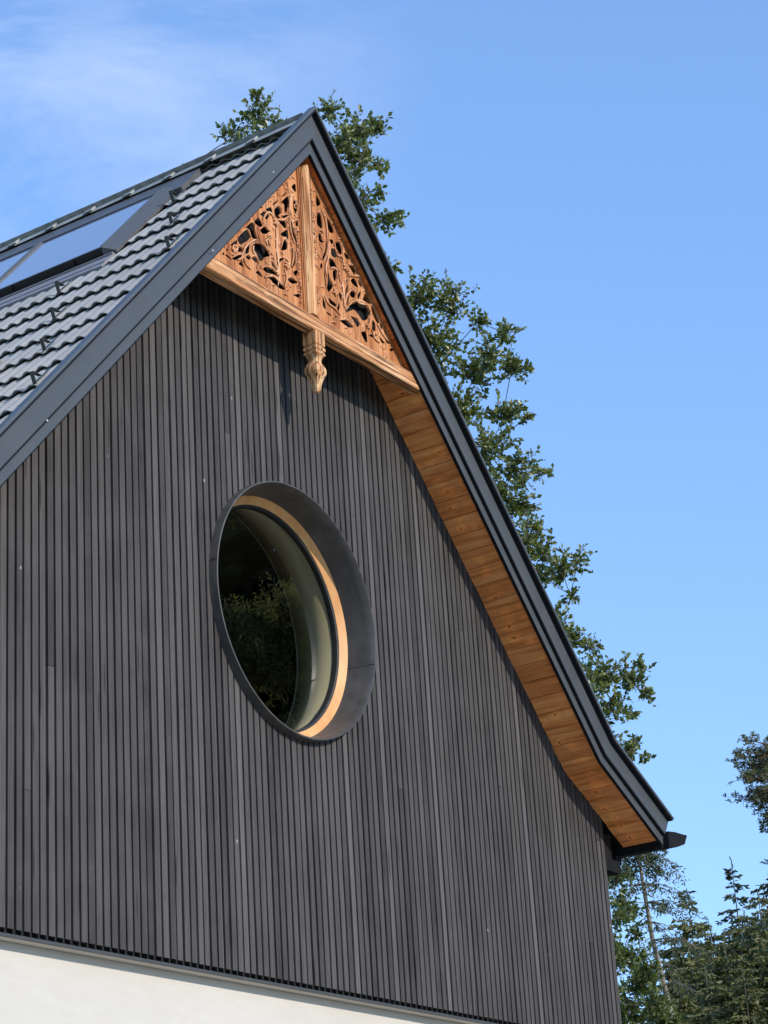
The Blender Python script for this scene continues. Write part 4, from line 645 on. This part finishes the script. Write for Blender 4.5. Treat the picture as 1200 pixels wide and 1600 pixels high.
# pierced panels
PB = 8.813
def panel(side, holes, strokes, flowers):
    top = off(.015)[0][1]; m_ = MR if side > 0 else ML
    x0 = .0575 if side > 0 else .0855; xr = (top-PB)/m_
    outer = [(side*x0, PB), (side*xr, PB), (side*x0, top-m_*x0)]
    if side < 0: x0 -= .0
    def shrink(h):
        cx_ = sum(q[0] for q in h)/len(h); cz_ = sum(q[1] for q in h)/len(h); return [(cx_+(x_-cx_)*1.0, cz_+(z_-cz_)*1.0) for x_, z_ in h]
    hs = []
    for h in holes:
        h = shrink(h)
        if min(side*x_ for x_, z_ in h) < x0+.008:
            d_ = x0+.008-min(side*x_ for x_, z_ in h)
            if d_ > .025: continue
            h = [(x_+side*d_, z_) for x_, z_ in h]
        hs.append(h)
    o = sheet_with_holes('carved_panel', outer, hs, PY+.004, .006, m_carved, orn, bevel=.0012)
    b = MB()
    def smooth_line(pts, n=6):
        out_ = []
        P = [pts[0]]+pts+[pts[-1]]
        for i in range(1, len(P)-2):
            for k_ in range(n):
                t = k_/n; p0, p1, p2, p3 = (Vector(P[j]) for j in (i-1, i, i+1, i+2))
                out_.append(.5*((2*p1)+(-p0+p2)*t+(2*p0-5*p1+4*p2-p3)*t*t+(-p0+3*p1-3*p2+p3)*t*t*t))
        out_.append(Vector(P[-1])); return out_
    for st in strokes:
        L_ = smooth_line([tuple(q) for q in st]); m_ = len(L_)
        b.tube([(q.x, PY-.006, q.y) for q in L_], [max(.0025, .0085*math.sin(math.pi*min(1, (i+1.5)/(m_+1)))**.6) for i in range(m_)], 6)
    for i, (fx, fz) in enumerate(flowers):
        rr_ = .030 if i < 2 else .022
        for a in range(5):
            an = 2*math.pi*a/5+i; c_, s_ = math.cos(an), math.sin(an)
            b.tube([(fx+c_*.006, PY-.009, fz+s_*.006), (fx+c_*rr_*.6, PY-.013, fz+s_*rr_*.6), (fx+c_*rr_*1.15, PY-.007, fz+s_*rr_*1.15)], [.004, .0115, .003], 6)
        b.tube([(fx, PY-.02, fz), (fx, PY-.008, fz)], [.005, .010], 8)
    g = MB()  # thin dark brown lines beside the stems and round the flower centres
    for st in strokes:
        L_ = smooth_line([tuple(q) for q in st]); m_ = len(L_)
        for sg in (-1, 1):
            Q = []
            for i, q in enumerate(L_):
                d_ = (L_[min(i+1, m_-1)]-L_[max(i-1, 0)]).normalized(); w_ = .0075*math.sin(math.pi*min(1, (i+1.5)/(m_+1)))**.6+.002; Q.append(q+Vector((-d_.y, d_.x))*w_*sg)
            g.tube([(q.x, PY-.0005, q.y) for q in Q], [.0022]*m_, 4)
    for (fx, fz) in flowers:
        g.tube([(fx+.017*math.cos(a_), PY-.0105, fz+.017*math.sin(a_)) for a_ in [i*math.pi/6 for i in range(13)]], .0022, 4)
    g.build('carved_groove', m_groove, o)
    rq = random.Random(17+side)
    for _ in range(34):
        fz = rq.uniform(PB+.035, top-.45); fx = side*rq.uniform(x0+.03, max(x0+.04, (top-fz)/m_-.06)); a0 = rq.uniform(0, 6.28); R0 = rq.uniform(.014, .030); sg = rq.choice((-1, 1)); L_ = []
        for i in range(12):
            t = i/11; rr_ = R0*(1-.75*t); L_.append((fx+rr_*math.cos(a0+sg*4.6*t), PY-.005-.003*t, fz+rr_*math.sin(a0+sg*4.6*t)))
        b.tube(L_, [.0015+.0035*math.sin(math.pi*(i+1)/13) for i in range(12)], 5)
    # leaf lips: short arcs hugging the larger openings
    for h in hs:
        if len(h) < 5: continue
        L_ = smooth_line([tuple(q) for q in h[:max(3, len(h)//2+1)]], 4); cxm = sum(q[0] for q in h)/len(h); czm = sum(q[1] for q in h)/len(h); c_ = Vector((cxm, czm)); m_ = len(L_)
        L_ = [q+(q-c_).normalized()*.009 for q in L_]
        b.tube([(q.x, PY-.003, q.y) for q in L_], [max(.002, .0062*math.sin(math.pi*(i+.8)/(m_+.8))) for i in range(m_)], 5)
    r = b.build('carved_relief', m_relief, o, smooth=True); recalc(r)
    return o
panel(-1, HL, SL, FL[0]); panel(1, HR, SR, FR[0])
b = MB(); tz = off(.03)[0][1]; b.prism([(-(tz-8.80)/ML+.02, 8.80), ((tz-8.80)/MR-.02, 8.80), (0, tz-.03)], -.232, -.222); b.build('backing_board', m_black, orn)

for i, (x_, z_) in enumerate(((-.508, 9.717), (-1.239, 8.784), (-2.864, 6.992))):
    b = MB(); b.ringsweep([(.0001, -.3865), (.006, -.386), (.008, -.3832), (.0001, -.3832)], x_, z_, 12); o = b.build('screw_head', m_screw, house, smooth=True); recalc(o)
# ---------------------------------------------------------------- vegetation
def leaf(mb, p, d, ln, wd, r_, tone):
    d = d.normalized(); u = Vector((r_.uniform(-1,1), r_.uniform(-1,1), r_.uniform(-.6,1)))
    s_ = d.cross(u)
    if s_.length < 1e-3: s_ = Vector((1,0,0))
    s_ = s_.normalized()*wd/2; nn = s_.cross(d).normalized()*ln*.12
    m = p+d*ln*.5
    mb.add([p, m+s_+nn, p+d*ln, m-s_+nn], [(0,1,2),(0,2,3)], tone)
def bez(a, b, sag, r_, n=6, wob=.12):
    a = Vector(a); b = Vector(b); L_ = (b-a).length; m = (a+b)/2+Vector((r_.uniform(-wob,wob)*L_, r_.uniform(-wob,wob)*L_, sag*L_))
    return [(1-t)**2*a+2*t*(1-t)*m+t*t*b for t in [i/n for i in range(n+1)]]
def leafy_tree(name, label, base, top, clusters, seed, mat=m_leaf, dens=1.0, leaf_len=.090, trunk_r=.2, filler=True, group=None, cat='tree', bark=m_bark, lw=.66):
    r_ = random.Random(seed); root = empty(name, base); tag(root, label, cat, group)
    base = Vector(base); top = Vector(top); tb = MB(); fb = MB()
    tp = [base.lerp(top, i/10)+Vector((r_.uniform(-.12,.12), r_.uniform(-.12,.12), 0))*(1 if 0 < i else 0) for i in range(11)]
    tb.tube([q-base for q in tp], [trunk_r*(1-.85*i/10) for i in range(11)], 8)
    cl = [tuple(c_) for c_ in clusters]
    nodes = [(tp[i], .5*trunk_r*(1-.07*i), None) for i in range(2, 11)]
    axis = lambda z: base.lerp(top, max(0, min(1, (z-base.z)/(top.z-base.z))))
    for (x_, y_, z_, rad) in sorted(cl, key=lambda c_: (Vector(c_[:3])-axis(c_[2])).length):
        c_ = Vector((x_, y_, z_))
        def cost(nd):
            q = nd[0]; dz = c_.z-q.z; hor = (c_-q).xy.length
            return (c_-q).length*(1.0 if dz > hor*.15 else 1.5)+(0.5 if nd[2] is not None else 0)
        nd = min(nodes, key=cost); st = nd[0]
        br = bez(st, c_, r_.uniform(-.12, .05), r_, 7, .10); r0 = min(nd[1]*.8, .03) if nd[2] is not None else .034
        L_ = (c_-st).length
        tb.tube([q-base for q in br], [r0+(max(.006, r0*.45)-r0)*k_/7 for k_ in range(8)], 5)
        nodes.append((c_, max(.007, r0*.5), 1))
        # twigs and leaves
        ntw = max(8, int(rad*150*dens)); outward = (c_-st).normalized()
        for _ in range(ntw):
            d = Vector((r_.gauss(0,1), r_.gauss(0,1), r_.gauss(0,.9))).normalized(); d = (d+outward*.35+Vector((0,0,.15))).normalized()
            p0 = c_+Vector((r_.gauss(0,.25), r_.gauss(0,.25), r_.gauss(0,.22)))*rad
            ln = rad*r_.uniform(.5, 1.15); p1 = p0+d*ln; p1.z += r_.uniform(-.1, .12)*ln
            tb.tube([p0-base, (p0+p1)/2-base+Vector((0,0,.03*ln)), p1-base], [.0045, .003, .002], 3)
            tone0 = r_.random()*.6
            nl = max(4, int(ln/.027))
            for k_ in range(nl):
                t = (k_+1)/nl; q = p0.lerp(p1, t); ld = (d+Vector((r_.gauss(0,.9), r_.gauss(0,.9), r_.gauss(.15,.7)))).normalized()
                s_ = leaf_len*r_.uniform(.5, 1.2); leaf(fb, q-base, ld, s_, s_*lw, r_, min(1, max(0, tone0+r_.uniform(0,.4))))
    tb.build('trunk', bark, root, smooth=True); fb.build('crown', mat, root, tone=True)
    return root
CAM = Vector((-11.5976, -8.356, 1.6))
def behind_house(q, rad):
    """true where the house (or the bottom of the frame) hides this part of a crown in the photo, so its shape there is free"""
    d = Vector(q)-CAM; t = (-.36-CAM.y)/d.y; h = CAM+d*t; m_ = rad*t*1.7
    if abs(h.x) < 4.0 and h.z < under(h.x, .1)-m_-.10 and h.x < 3.9-m_: return True
    c_ = Vector((d.dot(right), d.dot(down), d.dot(fwd))); return c_.z > 0 and c_.y/c_.z*3467-rad*115 > 815
def fillers(cl, top, base, n, seed, rad=.5, zlo=5.0, R0=3.2, centre=None):
    """the rest of the crown: leafy masses round the trunk"""
    r_ = random.Random(seed); o = []; tries = 0; zt = top[2]+.5
    while len(o) < n and tries < n*60:
        tries += 1; z = r_.uniform(zlo, zt); f = (z-zlo)/(zt-zlo); R_ = R0*(1-.62*f)*min(1, .45+f*2.2)
        ang = r_.uniform(0, 2*math.pi); rr_ = R_*math.sqrt(r_.random()); axp = Vector(base).lerp(Vector(top), min(1, (z-base[2])/(top[2]-base[2])))
        q = (axp.x+rr_*math.cos(ang), axp.y+rr_*math.sin(ang), z); rd = rad*r_.uniform(.75, 1.25)
        if not behind_house(q, rd): continue
        if any((Vector(q)-Vector(p_[:3])).length < rad*.9 for p_ in o): continue
        o.append((*q, rd))
    return o
baseA, topA = (9.9, 7.4, 0), (10.15, 7.4, 17.2)
leafy_tree('alder_tree', 'tall broadleaf tree rising behind the roof ridge and down along the right rake', baseA, topA, T1+T2+fillers(T1+T2, topA, baseA, 120, 3, .5, 5.5, 4.2), 21, dens=.92)
baseB, topB = (12.6, 8.6, 0), (12.9, 8.3, 10.6)
leafy_tree('alder_tree', 'broadleaf tree whose leafy branches reach past the lower bend of the right roof edge', baseB, topB, T3+fillers(T3, topB, baseB, 50, 4, .5, 3.5, 2.8), 22, dens=1.0)
baseC, topC = (18.0, 10.6, 0), (18.3, 10.6, 10.2)
leafy_tree('broadleaf_bush', 'low leafy green tree directly beside the right wall corner under the gutter', baseC, topC, T4+fillers(T4, topC, baseC, 40, 5, .5, 1.5, 2.6), 23, mat=m_leaf2, dens=1.0, trunk_r=.1)

def conifer(name, label, base, height, rad, seed, mat=m_needle, droop=.25, ly=.42, top_r=.05, shape=1.0, start=.12, dens=1.0, tuft=.14, group=None, cat='tree', jag=.25, zmin=0.0, bark=m_bark, lean=(0,0), nbr=(5,8), upturn=.1):
    r_ = random.Random(seed); root = empty(name, base); tag(root, label, cat, group); tb = MB(); fb = MB()
    ax = lambda z: Vector((lean[0]*z/height, lean[1]*z/height, z))
    tb.tube([ax(height*i/12) for i in range(13)], [max(.012, height*.012*(1-i/12)) for i in range(13)], 6)
    z = height*start
    while z < height-.1:
        f = (height-z)/(height*(1-start)); R0 = rad*(f**shape)
        if z < zmin: z += ly*1.4; continue
        for _ in range(r_.randint(*nbr)):
            a = r_.uniform(0, 2*math.pi); L_ = max(.12, R0*r_.uniform(1-jag*1.6, 1+jag)); d = Vector((math.cos(a), math.sin(a), 0))
            p0 = ax(z+r_.uniform(-.4,.4)*ly); dr = droop*L_
            pts = [p0+d*L_*t+Vector((0,0,-dr*(t**1.3)+upturn*L_*(t**3)+(.12*L_*t*(1-t)))) for t in (0,.25,.5,.75,1)]
            if f > .1: tb.tube(pts, [.02*(1-k_/5)+.004 for k_ in range(5)], 3)
            tone0 = r_.uniform(.05, .65); side = Vector((-d.y, d.x, 0))
            n = max(4, int(L_/ (tuft*.42)*dens))
            for k_ in range(n):
                t = (k_+r_.random())/n; seg = min(3, int(t*4)); q = pts[seg].lerp(pts[seg+1], t*4-seg)
                wmax = .42*L_*(1-t)*.9+tuft*.6
                for sgn in (-1, 1):
                    e = q+side*sgn*r_.uniform(.15, 1)*wmax+d*r_.uniform(0,.5)*wmax+Vector((0,0,-r_.uniform(.0,.35)*wmax)); m_ = (e-q)
                    ln = m_.length; nt = max(1, int(ln/(tuft*.55)))
                    for j in range(nt):
                        c_ = q+m_*((j+.6)/nt); dd = (m_.normalized()*.8+d*.5+Vector((r_.gauss(0,.35), r_.gauss(0,.35), r_.gauss(-.15,.35)))).normalized(); s_ = tuft*r_.uniform(.7,1.4)
                        leaf(fb, c_-dd*s_*.3, dd, s_*1.25, s_*.5, r_, min(1, max(0, tone0+r_.uniform(-.1,.35))))
            leaf(fb, pts[-1]-d*tuft*.3, d, tuft*1.3, tuft*.4, r_, .8)
        z += ly*r_.uniform(.7, 1.25)
    for k_ in range(5): leaf(fb, ax(height-.08*k_), Vector((r_.uniform(-.3,.3), r_.uniform(-.3,.3), 1)), tuft*1.2, tuft*.3, r_, .6)
    tb.build('trunk', bark, root, smooth=True); fb.build('crown', mat, root, tone=True); return root
conifer('spruce_tree', 'slim pointed spruce with a bare spiky top standing above the dark wood', (61.5, 25.3, 0), 19.1, 4.2, 31, shape=.9, droop=.30, ly=.55, tuft=.17, zmin=11, dens=.8, jag=.35, mat=m_needle_blue)
conifer('spruce_tree', 'tall dark spruce cut by the right edge of the photo', (52.9, 19.7, 0), 17.6, 5.0, 32, shape=.8, droop=.28, ly=.45, tuft=.16, zmin=10, dens=.8, jag=.35)
conifer('spruce_tree', 'broad bushy olive green conifer left of the slim pointed spruce', (56.4, 24.7, 0), 17.1, 4.6, 33, shape=.62, droop=.18, ly=.42, tuft=.17, zmin=10, dens=.95, jag=.45, mat=m_pine)
# dark wood below
G = 'conifers of the dark wood behind the house'
specs = [(58.5,24.0,15.6,5.0,'dark conifer filling the gap between the bushy conifer and the slim spruce'),
 (55.0,21.6,15.4,5.0,'dense conifer of the dark wood just right of the slim pointed spruce'),
 (48.2,21.4,13.5,3.6,'olive conifer of the dark wood touching the right side of the leaning larch trunk'),
 (46.6,19.9,13.4,3.8,'olive conifer of the dark wood directly below the broad bushy conifer'),
 (54.1,22.9,15.3,4.2,'small shaded conifer low between the bushy conifer and the slim pointed spruce'),
 (43.5,17.5,12.6,3.8,'brownish green conifer of the dark wood directly below the slim pointed spruce'),
 (50.9,20.2,14.9,4.2,'dark green conifer whose top hides the base of the slim pointed spruce'),
 (49.2,18.9,15.0,4.0,'tall dark green conifer below the spruce cut by the right edge'),
 (42.2,15.6,12.5,3.6,'shaded conifer at the right edge of the photo, midway down the wood'),
 (41.3,17.9,11.4,3.4,'low olive conifer right of the larch trunk at the bottom of the photo'),
 (39.0,16.0,11.1,3.4,'low conifer of the dark wood in the middle of its bottom edge'),
 (38.4,14.7,10.7,3.4,'lowest dark conifer of the wood at the bottom right corner'),
 (45.0,20.4,11.9,3.2,'light olive conifer left of the larch trunk at the bottom of the photo')]
for i, (x_, y_, h_, rr_, lb) in enumerate(specs):
    conifer('spruce_tree', lb, (x_, y_, 0), h_, rr_, 50+i, shape=.55, droop=.22, ly=.36, tuft=.15, zmin=5.5, dens=.9, group=G, jag=.3, mat=(m_needle, m_pine, m_needle)[i % 3])
G2 = 'far pale trees on the skyline'
for i, (x_, y_, h_) in enumerate(((86.0,42.0,21.5),(88.0,41.0,21.3),(84,42.6,21.0),(90.5,42.5,22.4),(86.5,38.8,20.9),(82.5,39.6,19.2))):
    conifer('spruce_tree', 'distant pale grey green tree low on the skyline beside the leaning larch', (x_, y_, 0), h_, 3.2, 70+i, shape=.7, droop=.2, ly=.5, tuft=.24, zmin=15, dens=.6, group=G2, mat=m_larch)
# leaning larch with bare pale trunk
def larch():
    r_ = random.Random(8); base = Vector((32.6, 12.2, 0)); top = Vector((28.1, 12.0, 11.95)); root = empty('larch_tree', base); tag(root, 'thin leaning larch with long bare pale trunk and sparse drooping top', 'tree')
    tb = MB(); fb = MB()
    P = [Vector((32.6,12.2,0)), Vector((31.2,12.35,4.2)), Vector((29.62,12.3,8.3)), Vector((28.85,12.2,10.0)), Vector((28.25,12.0,11.4)), Vector((28.1,12.0,12.3))]
    pts = []
    for i in range(5):
        for k_ in range(4): pts.append(P[i].lerp(P[i+1], k_/4))
    pts.append(P[-1]); n = len(pts)
    tb.tube([q-base for q in pts], [.075*(1-.85*i/n)+.010 for i in range(n)], 8)
    for i in range(80):
        f = r_.uniform(.42, 1.0)**.8 if i > 22 else r_.uniform(.80, 1.0)
        q = pts[min(n-1, int(f*(n-1)))]; a = r_.uniform(0, 2*math.pi); L_ = (.25+1.0*(1-f)**.6*2.2)*r_.uniform(.5,1.1)
        if f < .62: L_ *= .6
        d = Vector((math.cos(a), math.sin(a), 0)); e = [q+d*L_*t+Vector((0,0,.12*L_*t-.5*L_*t*t)) for t in (0,.33,.66,1)]
        tb.tube([w-base for w in e], [.012,.009,.006,.003], 4)
        dens = 1.0 if f > .72 else .45
        for k_ in range(int(L_/.035*dens)):
            t = r_.uniform(.2, 1)*3; s_ = min(2, int(t)); c_ = e[s_].lerp(e[s_+1], t-s_)
            for _ in range(3):
                hang = Vector((r_.gauss(0,.08), r_.gauss(0,.08), -abs(r_.gauss(.06,.10)))); leaf(fb, c_+hang*.6-base, Vector((r_.gauss(0,.6), r_.gauss(0,.6), r_.gauss(-.4,.5))), 0.10*r_.uniform(.7,1.3), .030, r_, r_.random())
    tb.build('trunk', m_bark_pale, root, smooth=True); fb.build('crown', m_larch, root, tone=True)
larch()
# tall pine on the right edge: bare trunk, crown of flat tufts
def pine(base, top, label, seed, crown):
    r_ = random.Random(seed); base = Vector(base); top = Vector(top); root = empty('pine_tree', base); tag(root, label, 'tree'); tb = MB(); fb = MB()
    pts = [base.lerp(top, i/14)+Vector((math.sin(i*.9)*.12, math.cos(i*.7)*.12, 0)) for i in range(15)]
    tb.tube([q-base for q in pts], [.30*(1-.8*i/14) for i in range(15)], 8)
    for (fz, ang, L_, rad) in crown:
        z = base.z+(top.z-base.z)*fz; q = pts[min(14, int(fz*14))]; q = Vector((q.x, q.y, z-.25)); d = Vector((math.cos(ang), math.sin(ang), 0)); c_ = Vector((q.x, q.y, z))+d*L_
        br = bez(q, c_, .02, r_, 5); tb.tube([w-base for w in br], [.06,.05,.04,.03,.02,.012], 5)
        for _ in range(int(rad*52)):
            p0 = c_+Vector((r_.gauss(0,.55), r_.gauss(0,.55), r_.gauss(0,.26)))*rad; dd = Vector((r_.gauss(0,1), r_.gauss(0,1), r_.gauss(.3,.5))).normalized(); ln = rad*r_.uniform(.25,.5); p1 = p0+dd*ln; t0 = r_.uniform(0,.6)
            tb.tube([c_.lerp(p0,.4)-base, p0-base, p1-base], [.01,.008,.004], 3)
            for k_ in range(12):
                w = p0.lerp(p1, r_.uniform(.35,1)); leaf(fb, w-base, (dd*.7+Vector((r_.gauss(0,.8), r_.gauss(0,.8), r_.gauss(.2,.6)))), 0.13*r_.uniform(.7,1.2), .038, r_, min(1, t0+r_.uniform(0,.4)))
    tb.build('trunk', m_bark_pine, root, smooth=True); fb.build('crown', m_pine, root, tone=True)
rr = random.Random(77); crown = []
for i in range(78):
    f = rr.uniform(.845, 1.0); w = 1.75*math.sin(math.pi*min(1, (1.03-f)/.185*.80+.12))**.9
    crown.append((f, rr.uniform(0, 2*math.pi), w*rr.uniform(.35, 1.0), rr.uniform(.3, .55)))
pine((57.6, 20.6, 0), (56.75, 20.95, 21.7), 'tall Scots pine with open rounded crown cut by the right edge above the wood', 41, crown)
# trees standing across the yard: the round window mirrors them
G3 = 'tall dark conifers across the yard mirrored in the round window'
for i, (d_, az, h_) in enumerate(((13.5,-27,13.4),(13,-30.2,13.6),(14,-33.5,14.2),(13,-36.8,13.6),(13.5,-40,13.9),(15,-31.8,15.0),(15,-35.4,15.0),(15,-38.6,14.8),(15.2,-28.6,15.0),(14.5,-43,13.8))):
    a = R(az); conifer('spruce_tree', 'tall dark conifer across the yard seen only mirrored in the round window', (d_*math.cos(a), d_*math.sin(a), 0), h_, 2.3, 90+i, shape=.35, droop=.3, ly=.34, tuft=.17, zmin=2.5, dens=.7, group=G3, jag=.2, mat=m_yardneedle)
r9 = random.Random(5); cl9 = []
for i in range(34):
    a = R(r9.uniform(-41,-33.0)); d_ = 9.6+r9.uniform(-.7,.7); el = R(r9.uniform(15.6, 20.2)); cl9.append((d_*math.cos(a), d_*math.sin(a), 6.65+d_*math.tan(el), .28))
for i in range(30):
    a = R(r9.uniform(-44,-30)); d_ = 9.6+r9.uniform(-1.1,1.1); cl9.append((d_*math.cos(a), d_*math.sin(a), r9.uniform(4.5, 9.2), .34))
leafy_tree('willow_tree', 'bright feathery tree across the yard mirrored in the lower half of the round window', (7.7, -5.8, 0), (7.6, -5.75, 9.4), cl9, 99, mat=m_yardleaf, dens=2.4, leaf_len=.085, lw=.22, trunk_r=.12)
